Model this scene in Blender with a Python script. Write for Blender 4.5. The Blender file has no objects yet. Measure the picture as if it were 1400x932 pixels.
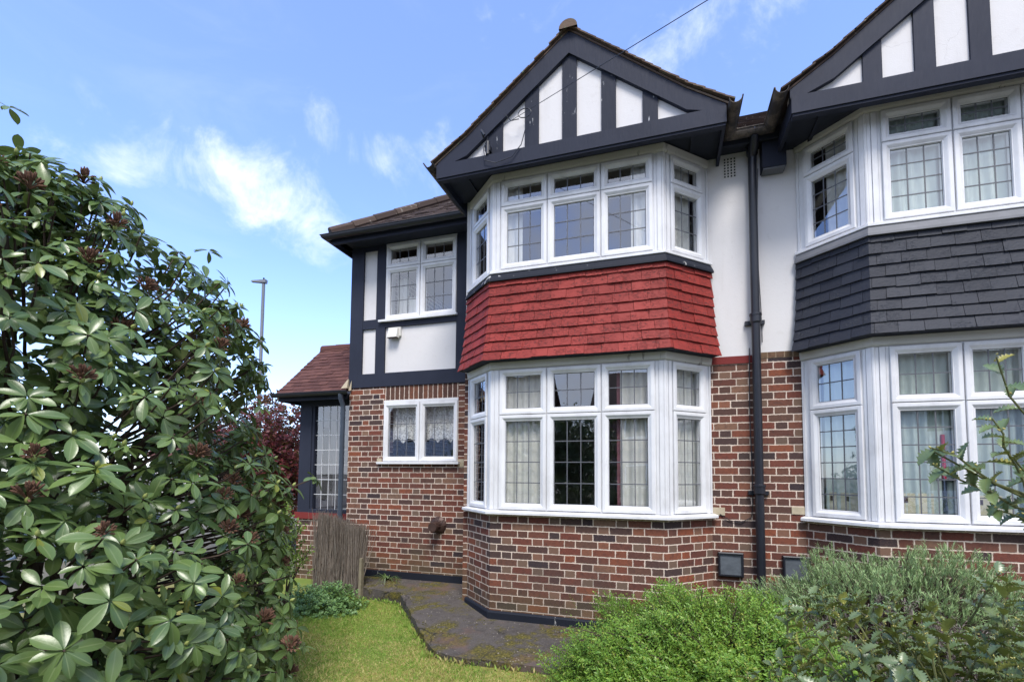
import bpy, math, random
import numpy as np
from mathutils import Vector, Matrix
random.seed(7); RNG=np.random.default_rng(11)
S=bpy.context.scene; COL=S.collection; R=math.radians
# ------------------------------------------------------------------ camera
def _basis(yaw,pitch,roll):
    y,p,r=R(yaw),R(pitch),R(roll)
    F=Vector((math.sin(y)*math.cos(p),math.cos(y)*math.cos(p),math.sin(p)))
    Rt=Vector((math.cos(y),-math.sin(y),0)); U=Rt.cross(F)
    return Rt*math.cos(r)+U*math.sin(r), U*math.cos(r)-Rt*math.sin(r), F
CR,CU,CF=_basis(-17.652,3.366,.431)
cam=bpy.data.cameras.new('camera'); cam_o=bpy.data.objects.new('camera',cam); COL.objects.link(cam_o)
cam_o.matrix_world=Matrix(((CR.x,CU.x,-CF.x,1.7895),(CR.y,CU.y,-CF.y,-5.2667),(CR.z,CU.z,-CF.z,1.2727),(0,0,0,1)))
cam.sensor_width=36; cam.lens=653.7/1400*36; cam.shift_x=-.0011; cam.shift_y=.1017
cam.clip_start=.05; cam.clip_end=2000; S.camera=cam_o
# ------------------------------------------------------------------ node helpers
class NT:
    def __init__(s,tree): s.t=tree; s.n=tree.nodes; s.l=tree.links
    def new(s,typ,**k):
        n=s.n.new(typ)
        for a,b in k.items(): setattr(n,a,b)
        return n
    def set(s,sock,v):
        if hasattr(v,'is_output') or isinstance(v,bpy.types.NodeSocket): s.l.new(v,sock)
        else:
            if sock.type=='RGBA' and len(v)==3: v=(*v,1)
            sock.default_value=v
    def m(s,op,a,b=None,c=None,clamp=False):
        n=s.new('ShaderNodeMath',operation=op,use_clamp=clamp); s.set(n.inputs[0],a)
        if b is not None: s.set(n.inputs[1],b)
        if c is not None: s.set(n.inputs[2],c)
        return n.outputs[0]
    def vm(s,op,a,b=None,out=0,sc=None):
        n=s.new('ShaderNodeVectorMath',operation=op); s.set(n.inputs[0],a)
        if b is not None: s.set(n.inputs[1],b)
        if sc is not None: s.set(n.inputs['Scale'],sc)
        return n.outputs[out]
    def mix(s,f,a,b,mode='MIX'):
        n=s.new('ShaderNodeMix',data_type='RGBA',blend_type=mode); s.set(n.inputs[0],f); s.set(n.inputs[6],a); s.set(n.inputs[7],b); return n.outputs[2]
    def noise(s,scale,vec=None,detail=3,rough=.55,out=0,dist=0):
        n=s.new('ShaderNodeTexNoise'); n.inputs['Scale'].default_value=scale; n.inputs['Detail'].default_value=detail; n.inputs['Roughness'].default_value=rough; n.inputs['Distortion'].default_value=dist
        if vec is not None: s.set(n.inputs['Vector'],vec)
        return n.outputs[out]
    def ramp(s,f,stops,interp='LINEAR'):
        n=s.new('ShaderNodeValToRGB'); cr=n.color_ramp; cr.interpolation=interp
        while len(cr.elements)<len(stops): cr.elements.new(.5)
        for e,(p,c) in zip(cr.elements,stops):
            e.position=p; e.color=(*c,1) if len(c)==3 else c
        s.set(n.inputs[0],f); return n.outputs[0]
    def sm(s,v,a,b):
        n=s.new('ShaderNodeMapRange',interpolation_type='SMOOTHSTEP'); s.set(n.inputs[0],v); n.inputs[1].default_value=a; n.inputs[2].default_value=b; return n.outputs[0]
    def comb(s,x,y,z=0.):
        n=s.new('ShaderNodeCombineXYZ'); s.set(n.inputs[0],x); s.set(n.inputs[1],y); s.set(n.inputs[2],z); return n.outputs[0]
    def sep(s,v):
        n=s.new('ShaderNodeSeparateXYZ'); s.set(n.inputs[0],v); return n.outputs
    def obj(s): return s.new('ShaderNodeTexCoord').outputs['Object']
    def geo(s,o='Position'): return s.new('ShaderNodeNewGeometry').outputs[o]
    def uv(s): return s.new('ShaderNodeTexCoord').outputs['UV']
    def bump(s,h,strength=.3,dist=.01):
        n=s.new('ShaderNodeBump'); n.inputs['Strength'].default_value=strength; n.inputs['Distance'].default_value=dist; s.set(n.inputs['Height'],h); return n.outputs[0]
def material(name):
    m=bpy.data.materials.new(name); m.use_nodes=True; t=NT(m.node_tree); b=m.node_tree.nodes['Principled BSDF']
    def fin(col=None,rough=None,normal=None,spec=None,**k):
        if col is not None: t.set(b.inputs['Base Color'],col)
        if rough is not None: t.set(b.inputs['Roughness'],rough)
        if normal is not None: t.set(b.inputs['Normal'],normal)
        if spec is not None: t.set(b.inputs['Specular IOR Level'],spec)
        for a,c in k.items(): t.set(b.inputs[a.replace('_',' ')],c)
        return m
    return t,b,fin
# ------------------------------------------------------------------ world: sky with clouds
W=bpy.data.worlds.new('World'); S.world=W; W.use_nodes=True; w=NT(W.node_tree)
bg=W.node_tree.nodes['Background']
SUN_EL,SUN_AZ=56,158     # azimuth clockwise from +Y
sky=w.new('ShaderNodeTexSky',sky_type='NISHITA'); sky.sun_disc=False; sky.sun_elevation=R(SUN_EL); sky.sun_rotation=R(SUN_AZ)
sky.altitude=50; sky.air_density=1.0; sky.dust_density=.35; sky.ozone_density=1.6
v=w.vm('NORMALIZE',w.new('ShaderNodeTexCoord').outputs['Generated'])
wz=w.sep(v)[2]
fb=w.noise(7.5,v,7,.64,dist=.6); fb2=w.noise(17,v,4,.6)
nz=w.m('ADD',w.m('MULTIPLY',fb,.75),w.m('MULTIPLY',fb2,.25))
tot=None
def vec3(*a): return Vector(a).normalized()
#        direction, along axis tilt(deg), half sizes, gain
clouds=[((-.761,.472,.445),15,.085,.05,1.0),((-.638,.611,.468),-8,.17,.08,1.3),((-.60,.64,.43),-25,.10,.05,1.1),((-.471,.699,.539),-28,.14,.05,.75),((.03,.74,.672),28,.26,.045,.95),
        ((.15,.73,.68),30,.2,.05,.7),((-.12,.686,.717),20,.2,.07,.4),((-.373,.73,.573),10,.05,.05,.45),((-.625,.666,.407),-20,.10,.05,.7),((-.75,.62,.26),5,.3,.06,.45),((-.62,.75,.25),0,.25,.05,.4)]
for d,tl,sa,sb,g in clouds:
    g*=.8
    d=Vector(d).normalized(); e=d.cross(Vector((0,0,1))).normalized(); u=e.cross(d)
    e2=e*math.cos(R(tl))+u*math.sin(R(tl)); u2=u*math.cos(R(tl))-e*math.sin(R(tl))
    a=w.m('DIVIDE',w.vm('DOT_PRODUCT',v,tuple(e2),out=1),sa); b_=w.m('DIVIDE',w.vm('DOT_PRODUCT',v,tuple(u2),out=1),sb)
    q=w.m('ADD',w.m('MULTIPLY',a,a),w.m('MULTIPLY',b_,b_))
    f=w.m('MULTIPLY',w.m('EXPONENT',w.m('MULTIPLY',q,-1.1)),g)
    f=w.m('MULTIPLY',f,w.m('GREATER_THAN',w.vm('DOT_PRODUCT',v,tuple(d),out=1),0.))
    tot=f if tot is None else w.m('MAXIMUM',tot,f)
cl=w.m('MULTIPLY',w.sm(w.m('ADD',tot,w.m('MULTIPLY',w.m('SUBTRACT',nz,.5),3.3)),.30,1.75),.85)
cl=w.m('MULTIPLY',cl,w.sm(tot,.02,.22))
wisp=w.m('MULTIPLY',w.sm(w.noise(3.2,w.vm('MULTIPLY',v,(1,1,2.6)),7,.6,dist=.8),.5,.85),.07)
cl=w.m('ADD',w.m('MAXIMUM',cl,wisp),.06,clamp=True)
# the half of the sky behind the house front is mostly cloud
back=w.sm(w.vm('DOT_PRODUCT',v,(.30,-.95,.0),out=1),-.05,.45)
cover=w.m('MULTIPLY',back,w.sm(w.noise(2.1,v,6,.6),.25,.55))
cl=w.m('MAXIMUM',cl,w.m('MULTIPLY',cover,.9),clamp=True)
haze=w.m('MULTIPLY',w.m('POWER',w.m('SUBTRACT',1.,w.m('ABSOLUTE',wz)),4.),.40)
cl=w.m('MAXIMUM',cl,haze,clamp=True)
hs=w.new('ShaderNodeHueSaturation'); hs.inputs['Saturation'].default_value=1.0; hs.inputs['Value'].default_value=1.85; w.set(hs.inputs['Color'],sky.outputs[0])
skyc=w.mix(1.,hs.outputs[0],(.64,.735,1.0),'MULTIPLY')
cc=w.mix(w.m('MULTIPLY',back,w.noise(3.1,v,4)),(6.6,6.9,7.5),(4.4,4.7,5.4))
w.set(bg.inputs['Color'],w.mix(cl,skyc,cc)); bg.inputs['Strength'].default_value=.13
# ------------------------------------------------------------------ sun, exposure
sl=bpy.data.lights.new('sun','SUN'); sl.energy=2.5; sl.angle=R(20); sl.color=(1,.95,.88)
so=bpy.data.objects.new('sun',sl); COL.objects.link(so)
sd=Vector((math.sin(R(SUN_AZ))*math.cos(R(SUN_EL)),math.cos(R(SUN_AZ))*math.cos(R(SUN_EL)),math.sin(R(SUN_EL))))
so.rotation_euler=sd.to_track_quat('Z','Y').to_euler()
S.view_settings.view_transform='Standard'; S.view_settings.look='None'; S.view_settings.gamma=1; S.view_settings.use_curve_mapping=False
S.view_settings.exposure=.82
S.cycles.max_bounces=7; S.cycles.transparent_max_bounces=12; S.cycles.use_adaptive_sampling=True
# ------------------------------------------------------------------ object helpers
def link(o,parent=None):
    COL.objects.link(o)
    if parent is not None: o.parent=parent
    return o
def tag(o,label=None,cat=None,group=None,kind=None):
    if label: o['label']=label
    if cat: o['category']=cat
    if group: o['group']=group
    if kind: o['kind']=kind
    return o
def empty(name,loc=(0,0,0)):
    o=bpy.data.objects.new(name,None); o.location=loc; COL.objects.link(o); return o
def n2(a): return np.asarray(a,dtype=float)
class MB:
    def __init__(s): s.v=[]; s.f=[]; s.uv=[]; s.mi=[]; s.cur=0
    def poly(s,pts,uvs=None):
        i=len(s.v); s.v+= [tuple(p) for p in pts]; s.f.append(tuple(range(i,i+len(pts)))); s.mi.append(s.cur)
        s.uv+= uvs if uvs else [(p[0]+p[1],p[2]) for p in pts]
    def hexa(s,p,uv=None):   # 8 pts: bottom 0-3, top 4-7
        for q in ((0,3,2,1),(4,5,6,7),(0,1,5,4),(1,2,6,5),(2,3,7,6),(3,0,4,7)):
            s.poly([p[k] for k in q],[uv[k] for k in q] if uv else None)
    def box(s,x0,x1,y0,y1,z0,z1):
        s.hexa([(x0,y0,z0),(x1,y0,z0),(x1,y1,z0),(x0,y1,z0),(x0,y0,z1),(x1,y0,z1),(x1,y1,z1),(x0,y1,z1)])
    def tube(s,pts,r,n=8,cap=True,rs=None):
        pts=[Vector(p) for p in pts]; rings=[]
        base=len(s.v); L=0
        prev=None
        for i,p in enumerate(pts):
            d=(pts[min(i+1,len(pts)-1)]-pts[max(i-1,0)]).normalized()
            if prev is None:
                a=d.orthogonal().normalized()
            else:
                a=(prev-d*prev.dot(d)).normalized()
            prev=a; b=d.cross(a); rr=rs[i] if rs else r
            if i: L+=(p-pts[i-1]).length
            for k in range(n):
                t=2*math.pi*k/n; s.v.append(tuple(p+a*rr*math.cos(t)+b*rr*math.sin(t)))
        for i in range(len(pts)-1):
            for k in range(n):
                q=(base+i*n+k,base+i*n+(k+1)%n,base+(i+1)*n+(k+1)%n,base+(i+1)*n+k)
                s.f.append(q); s.mi.append(s.cur); s.uv+=[(k/n,i),((k+1)/n,i),((k+1)/n,i+1),(k/n,i+1)]
        if cap:
            s.f.append(tuple(base+k for k in range(n))[::-1]); s.mi.append(s.cur); s.uv+=[(0,0)]*n
            e=base+(len(pts)-1)*n; s.f.append(tuple(e+k for k in range(n))); s.mi.append(s.cur); s.uv+=[(0,0)]*n
    def build(s,name,mats,parent=None,smooth=False,bevel=0,kind=None):
        me=bpy.data.meshes.new(name); me.from_pydata(s.v,[],s.f)
        if not isinstance(mats,(list,tuple)): mats=[mats]
        for m in mats: me.materials.append(m)
        me.polygons.foreach_set('material_index',s.mi)
        if smooth: me.polygons.foreach_set('use_smooth',[True]*len(s.f))
        uvl=me.uv_layers.new(name='UVMap'); uvl.data.foreach_set('uv',np.array(s.uv,dtype=np.float32).ravel())
        me.update(); o=bpy.data.objects.new(name,me); link(o,parent)
        if smooth:
            try: me.set_sharp_from_angle(angle=R(40))
            except Exception: pass
        if bevel:
            b=o.modifiers.new('bevel','BEVEL'); b.width=bevel; b.segments=2; b.limit_method='ANGLE'; b.angle_limit=R(50)
        if kind: o['kind']=kind
        return o
class Fr:   # vertical plane frame: u along, t outward, z up
    def __init__(s,O,d,uo=0): s.O=Vector((O[0],O[1],0)); s.d=Vector((d[0],d[1],0)).normalized(); s.n=Vector((s.d.y,-s.d.x,0)); s.uo=uo
    def P(s,u,t,z): p=s.O+s.d*u+s.n*t; return (p.x,p.y,z)
    def box(s,mb,u0,u1,z0,z1,t0,t1,swap=False):
        p=[s.P(u0,t1,z0),s.P(u1,t1,z0),s.P(u1,t0,z0),s.P(u0,t0,z0),s.P(u0,t1,z1),s.P(u1,t1,z1),s.P(u1,t0,z1),s.P(u0,t0,z1)]
        d=abs(t1-t0); o=s.uo
        uv=[(u0+o,z0),(u1+o,z0),(u1+o+d,z0),(u0+o-d,z0),(u0+o,z1),(u1+o,z1),(u1+o+d,z1),(u0+o-d,z1)]
        if swap: uv=[(b-z0,a) for a,b in uv]
        mb.hexa(p,uv)
    def ring(s,mb,u0,u1,z0,z1,loops):  # nested mitred loops (inset, t)
        prev=None
        for ins,t in loops:
            c=[s.P(u0+ins,t,z0+ins),s.P(u1-ins,t,z0+ins),s.P(u1-ins,t,z1-ins),s.P(u0+ins,t,z1-ins)]
            if prev:
                for k in range(4): mb.poly([prev[k],prev[(k+1)%4],c[(k+1)%4],c[k]])
            prev=c
def path_off(pts,t):
    pts=[Vector((p[0],p[1])) for p in pts]; out=[]
    for i,p in enumerate(pts):
        ns=[]
        if i>0: d=(p-pts[i-1]).normalized(); ns.append(Vector((d.y,-d.x)))
        if i<len(pts)-1: d=(pts[i+1]-p).normalized(); ns.append(Vector((d.y,-d.x)))
        if len(ns)==1: o=ns[0]
        else:
            b=(ns[0]+ns[1]).normalized(); o=b/b.dot(ns[0])
        out.append(p+o*t)
    return out
def sweep(mb,pts,prof,closed=True,caps=True,uoff=0):
    L=[0]
    for a,b in zip(pts,pts[1:]): L.append(L[-1]+math.hypot(b[0]-a[0],b[1]-a[1]))
    cols=[[ (q.x,q.y,z) for q,z in zip([path_off(pts,t)[i] for t,z in prof],[z for t,z in prof])] for i in range(len(pts))]
    n=len(prof); rng=range(n if closed else n-1)
    for i in range(len(pts)-1):
        for k in rng:
            k2=(k+1)%n
            mb.poly([cols[i][k],cols[i+1][k],cols[i+1][k2],cols[i][k2]],
                    [(L[i]+uoff,cols[i][k][2]),(L[i+1]+uoff,cols[i][k][2]),(L[i+1]+uoff,cols[i][k2][2]),(L[i]+uoff,cols[i][k2][2])])
    if caps and closed:
        mb.poly(cols[0][::-1]); mb.poly(cols[-1])
def rect(t0,t1,z0,z1): return [(t1,z0),(t1,z1),(t0,z1),(t0,z0)]
def scatter(name,tv,tf,tuv,mats3,pos,mat,parent=None,mi=None,smooth=False):
    tv=n2(tv); k=len(tv); N=len(pos)
    V=(np.einsum('nij,kj->nki',mats3,tv)+pos[:,None,:]).reshape(-1,3)
    tf=np.array(tf); m=tf.shape[1]; F=(tf[None]+(np.arange(N)*k)[:,None,None]).reshape(-1,m)
    me=bpy.data.meshes.new(name); me.vertices.add(len(V)); me.vertices.foreach_set('co',V.astype(np.float32).ravel())
    nf=len(F); me.loops.add(nf*m); me.loops.foreach_set('vertex_index',F.astype(np.int32).ravel())
    me.polygons.add(nf); me.polygons.foreach_set('loop_start',np.arange(0,nf*m,m,dtype=np.int32))
    try: me.polygons.foreach_set('loop_total',np.full(nf,m,dtype=np.int32))
    except Exception: pass
    for x in (mat if isinstance(mat,(list,tuple)) else [mat]): me.materials.append(x)
    if mi is not None: me.polygons.foreach_set('material_index',np.repeat(mi,len(tf)).astype(np.int32))
    if smooth: me.polygons.foreach_set('use_smooth',np.ones(nf,dtype=bool))
    uvl=me.uv_layers.new(name='UVMap'); uv=np.tile(n2(tuv)[tf.ravel()],(N,1)); uvl.data.foreach_set('uv',uv.astype(np.float32).ravel())
    me.update(calc_edges=True); me.validate(); o=bpy.data.objects.new(name,me); return link(o,parent)
def nrm(a): return a/np.maximum(np.linalg.norm(a,axis=-1,keepdims=True),1e-9)
def leafmats(along,normal,scale,wid=None):
    """columns: x across, y along, z normal"""
    y=nrm(along); x=nrm(np.cross(y,normal)); z=np.cross(x,y)
    sx=scale if wid is None else wid
    return np.stack([x*sx[:,None],y*scale[:,None],z*scale[:,None]],axis=2)
# ------------------------------------------------------------------ materials
def flat(name,c,rough=.5,spec=.5,nscale=None,namt=.15,bump=0,bscale=60,metal=0):
    t,b,fin=material(name); P=t.obj()
    col=c
    if nscale: 
        f=t.noise(nscale,P,4); col=t.mix(f,tuple(x*(1-namt) for x in c),tuple(min(1,x*(1+namt)) for x in c))
    nm=t.bump(t.noise(bscale,P,4),bump,.004) if bump else None
    b.inputs['Metallic'].default_value=metal; return fin(col,rough,nm,spec)
def brick(name,soldier=False,cols=None,mort=(.76,.63,.53)):
    t,b,fin=material(name)
    uv=t.uv(); s=t.sep(uv); P=t.geo()
    wob=t.noise(34,P,3,out=1); ws=t.sep(wob)
    U=t.m('ADD',s[0],t.m('MULTIPLY',t.m('SUBTRACT',ws[0],.5),.009)); V=t.m('ADD',s[1],t.m('MULTIPLY',t.m('SUBTRACT',ws[1],.5),.009))
    Vr=t.m('DIVIDE',t.m('ADD',V,30.0),.075); row=t.m('FLOOR',Vr); fv=t.m('SUBTRACT',Vr,row)
    if soldier: ih=0.; W_=.225; l=t.m('ADD',U,0.); iid=t.m('ADD',row,0.5)
    else:
        rj=t.new('ShaderNodeTexWhiteNoise',noise_dimensions='1D'); t.set(rj.inputs['W'],row)
        U2=t.m('ADD',t.m('ADD',t.m('DIVIDE',t.m('ADD',U,60.),.3375),t.m('MULTIPLY',t.m('MODULO',row,2.),.5)),t.m('MULTIPLY',rj.outputs[0],.035))
        idd=t.m('FLOOR',U2); fu=t.m('SUBTRACT',U2,idd); ih=t.m('GREATER_THAN',fu,.6667)
        W_=t.m('SUBTRACT',.225,t.m('MULTIPLY',ih,.1125))
        l=t.m('SUBTRACT',t.m('MULTIPLY',fu,.3375),t.m('MULTIPLY',ih,.225)); iid=t.m('ADD',t.m('MULTIPLY',idd,2.),ih)
    du=t.m('MINIMUM',l,t.m('SUBTRACT',W_,l)); dv=t.m('MULTIPLY',t.m('MINIMUM',fv,t.m('SUBTRACT',1.,fv)),.075)
    # rounded corners: smooth minimum
    dd=t.new('ShaderNodeMath',operation='SMOOTH_MIN'); t.set(dd.inputs[0],du); t.set(dd.inputs[1],dv); dd.inputs[2].default_value=.006
    br=t.sm(dd.outputs[0],.0028,.0062)
    wn=t.new('ShaderNodeTexWhiteNoise',noise_dimensions='2D'); t.set(wn.inputs['Vector'],t.comb(iid,row))
    rnd=wn.outputs[0]; rc=t.sep(wn.outputs[1])
    cols=cols or [(0,(.036,.030,.040)),(.08,(.070,.045,.045)),(.20,(.105,.056,.046)),(.38,(.155,.052,.038)),(.58,(.20,.060,.042)),(.70,(.135,.075,.055)),(.82,(.22,.072,.046)),(.93,(.29,.085,.042)),(1,(.23,.145,.10))]
    c=t.ramp(rnd,cols)
    c=t.mix(t.m('MULTIPLY',rc[1],.55),c,t.mix(.5,c,(.10,.075,.06)))
    # burnt or flared mottling inside a brick
    n1=t.noise(28,P,5,.65); c=t.mix(t.m('MULTIPLY',t.sm(n1,.45,.7),.5),c,(.055,.036,.034)); n3=t.noise(160,P,3)
    c=t.mix(t.m('MULTIPLY',t.sm(n3,.5,.75),.35),c,(.30,.17,.12))
    # headers are a touch greyer
    c=t.mix(t.m('MULTIPLY',t.m('MULTIPLY',ih,t.sm(rc[2],.3,.8)),.6),c,(.24,.165,.115))
    mc=t.mix(t.noise(9,P,4),tuple(x*.62 for x in mort),tuple(x*1.12 for x in mort))
    mc=t.mix(t.m('MULTIPLY',t.sm(t.noise(2.2,P,4),.52,.72),.55),mc,(.16,.13,.10))
    c=t.mix(1.,c,(.82,.80,.80),'MULTIPLY')
    # smear of lime over brick arrises
    sme=t.m('MULTIPLY',t.m('MULTIPLY',t.sm(dd.outputs[0],.012,.005),t.sm(t.noise(45,P,3),.5,.68)),.7)
    c=t.mix(sme,c,mc)
    c=t.mix(br,mc,c)
    z=t.sep(P)[2]
    dirt=t.m('MULTIPLY',t.sm(t.m('ADD',z,t.m('MULTIPLY',t.m('SUBTRACT',t.noise(1.7,P,5,.65),.5),1.3)),.28,-.18),.75)
    c=t.mix(dirt,c,t.mix(.55,c,(.085,.075,.035)))
    sk=t.m('MULTIPLY',t.sm(t.noise(1.3,P,5,.6),.56,.72),.35); c=t.mix(sk,c,(.06,.05,.045))
    h=t.m('ADD',t.m('MULTIPLY',br,1.),t.m('ADD',t.m('MULTIPLY',n3,.25),t.m('MULTIPLY',n1,.3)))
    return fin(c,.9,t.bump(h,.55,.006),.25)
M={}
M['brick']=brick('flemish_bond_brick'); M['soldier']=brick('soldier_brick',True,[(0,(.09,.045,.035)),(.3,(.13,.06,.042)),(.6,(.19,.075,.045)),(.85,(.24,.085,.045)),(1,(.12,.06,.045))])
M['tancourse']=brick('tan_creasing_brick',True,[(0,(.13,.085,.05)),(.5,(.22,.14,.08)),(1,(.16,.08,.05))],(.3,.22,.15))
def render_mat(name,c):
    t,b,fin=material(name); P=t.geo()
    n1=t.noise(1.7,P,5,.6); n2_=t.noise(14,P,5,.65); n3=t.noise(110,P,3)
    col=t.mix(n1,tuple(x*.93 for x in c),tuple(min(1,x*1.03) for x in c))
    col=t.mix(t.m('MULTIPLY',t.sm(n2_,.56,.75),.22),col,(.45,.42,.39))
    st=t.noise(6,t.vm('MULTIPLY',P,(1,1,.12)),4,.6); col=t.mix(t.m('MULTIPLY',t.sm(st,.55,.8),.22),col,(.42,.41,.38))
    # hairline cracks
    vo=t.new('ShaderNodeTexVoronoi',feature='DISTANCE_TO_EDGE'); vo.inputs['Scale'].default_value=1.15
    t.set(vo.inputs['Vector'],t.vm('ADD',P,t.vm('MULTIPLY',t.noise(9,P,3,out=1),(.18,.18,.18))))
    cr=t.m('MULTIPLY',t.m('LESS_THAN',vo.outputs[0],.0022),t.sm(t.noise(1.2,P,2),.55,.65)); col=t.mix(t.m('MULTIPLY',cr,.4),col,(.30,.28,.27))
    return fin(col,.85,t.bump(t.m('ADD',t.m('MULTIPLY',n2_,.6),t.m('MULTIPLY',n3,.4)),.35,.008),.25)
M['render']=render_mat('white_render',(.66,.645,.645))
def paint_mat(name,c,chip=(.6,.6,.6),amt=.0,scale=9,rough=.5):
    t,b,fin=material(name); P=t.geo()
    col=t.mix(t.noise(2.5,P,4),tuple(x*.8 for x in c),tuple(x*1.25 for x in c))
    fl=t.noise(scale,t.vm('MULTIPLY',P,(1.6,1.6,.35)),6,.7); g=t.noise(1.6,P,2)
    hN=t.noise(40,t.vm('MULTIPLY',P,(1,1,.2)),4)
    if amt: col=t.mix(t.m('MULTIPLY',t.sm(fl,.62,.64),t.sm(g,.5-amt,.56-amt)),col,chip)
    return fin(col,t.m('ADD',rough,t.m('MULTIPLY',hN,.15)),t.bump(t.m('ADD',hN,t.m('MULTIPLY',fl,.6)),.35,.006),.12)
M['timber']=paint_mat('dark_painted_timber',(.026,.030,.047),amt=0,rough=.5)
M['timber_worn']=paint_mat('flaking_dark_painted_timber',(.023,.027,.042),(.33,.34,.36),.10,14)
M['soffit']=paint_mat('dark_painted_soffit',(.028,.032,.048))
M['redband']=paint_mat('dull_red_paint',(.17,.030,.028))
def hung(name,c,c2,flake,famt):
    t,b,fin=material(name); P=t.geo(); r=t.geo('Random Per Island')
    col=t.mix(r,c,c2); n=t.noise(7,P,4); col=t.mix(t.m('MULTIPLY',n,.35),col,tuple(x*.6 for x in c))
    f1=t.noise(30,t.vm('MULTIPLY',P,(1,1,1.9)),5,.7,dist=1.4); g=t.noise(4.5,P,3)
    fm=t.m('MULTIPLY',t.sm(f1,.54,.575),t.sm(g,.5-famt,.62-famt))
    col=t.mix(t.m('MULTIPLY',fm,.8),col,flake)
    ed=t.sm(t.m('ABSOLUTE',t.m('SUBTRACT',f1,.575)),.02,.0); 
    return fin(col,.62,t.bump(t.m('ADD',t.m('MULTIPLY',fm,-1.4),t.m('ADD',t.noise(60,P,4),t.noise(9,P,3))),.6,.006),.3)
M['redtile']=hung('red_painted_tile',(.22,.022,.017),(.31,.036,.028),(.075,.018,.017),.13)
M['darktile']=hung('charcoal_painted_tile',(.018,.021,.032),(.028,.032,.045),(.05,.055,.065),.0)
def roof_mat(name,stops,lichen,la):
    t,b,fin=material(name); P=t.geo(); r=t.geo('Random Per Island'); col=t.ramp(r,stops)
    n=t.noise(24,P,5,.7); col=t.mix(t.m('MULTIPLY',n,.5),col,(.04,.03,.028))
    l=t.noise(16,P,5,.65); g=t.noise(2.1,P,3); col=t.mix(t.m('MULTIPLY',t.sm(l,.60,.66),t.sm(g,.52-la,.62-la)),col,lichen)
    return fin(col,.9,t.bump(t.noise(70,P,5),.5,.006),.2)
M['roof']=roof_mat('old_clay_roof_tile',[(0,(.050,.036,.032)),(.5,(.078,.054,.044)),(1,(.11,.08,.064))],(.30,.28,.24),.02)
M['roofmoss']=roof_mat('mossy_clay_roof_tile',[(0,(.10,.07,.055)),(.5,(.15,.10,.075)),(1,(.19,.14,.10))],(.14,.17,.10),.12)
M['porchroof']=roof_mat('brown_red_porch_tile',[(0,(.085,.035,.030)),(.5,(.12,.05,.042)),(1,(.155,.068,.055))],(.2,.18,.15),-.12)
def upvc():
    t,b,fin=material('white_upvc'); P=t.geo()
    n=t.noise(5,t.vm('MULTIPLY',P,(1,1,.5)),5,.65); col=t.mix(t.sm(n,.35,.8),(.72,.725,.745),(.56,.56,.575))
    return fin(col,.32,t.bump(t.noise(30,P,2),.03,.003),.5)
M['upvc']=upvc()
M['trim']=paint_mat('aged_cream_trim',(.55,.54,.52),(.3,.29,.27),.05,8)
M['lead']=flat('lead_strip',(.10,.105,.12),.45,.5)
M['leadwhite']=flat('pale_leading',(.55,.56,.58),.45,.5)
M['flash']=flat('grey_lead_flashing',(.13,.135,.15),.6,.4,12,.3,.4,20)
M['flashdark']=paint_mat('black_bitumen_paint',(.016,.019,.028),(.4,.4,.4),.03,8)
M['blackpipe']=flat('black_pipe_paint',(.014,.016,.024),.38,.5,8,.3,.15,30)
M['greypipe']=flat('grey_blue_pipe_paint',(.045,.06,.085),.4,.5,8,.2,.1,30)
def gut():
    t,b,fin=material('dirty_gutter'); P=t.geo(); n=t.noise(6,P,6,.7)
    return fin(t.mix(t.sm(n,.42,.62),(.045,.04,.042),(.15,.125,.105)),.75,t.bump(t.noise(25,P,4),.4,.005),.3)
M['gutter']=gut()
def glass(name,refl,tint=(.93,.96,.95)):
    m=bpy.data.materials.new(name); m.use_nodes=True; t=NT(m.node_tree); t.n.remove(t.n['Principled BSDF']); out=t.n['Material Output']
    P=t.geo(); tr=t.new('ShaderNodeBsdfTransparent'); tr.inputs[0].default_value=(*tint,1)
    gl=t.new('ShaderNodeBsdfGlossy'); gl.inputs['Roughness'].default_value=.0; gl.inputs[0].default_value=(.97,.98,1,1)
    t.set(gl.inputs['Normal'],t.bump(t.noise(1.6,P,2),.05,.02))
    cs=t.m('ABSOLUTE',t.vm('DOT_PRODUCT',t.geo('Incoming'),t.geo('Normal'),out=1)); fr=t.m('ADD',.04,t.m('MULTIPLY',.96,t.m('POWER',t.m('SUBTRACT',1.,cs,clamp=True),5.)))
    f=t.m('ADD',t.m('MULTIPLY',fr,1.7),refl,clamp=True)
    mx=t.new('ShaderNodeMixShader'); t.set(mx.inputs[0],f); t.l.new(tr.outputs[0],mx.inputs[1]); t.l.new(gl.outputs[0],mx.inputs[2]); t.l.new(mx.outputs[0],out.inputs[0]); return m
M['glass']=glass('double_glazing',.13,(.99,1,1))
M['void']=flat('dim_room_wall',(.34,.32,.29),.9,.1)
M['plasterin']=flat('interior_floor',(.10,.07,.05),.8,.2)
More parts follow.
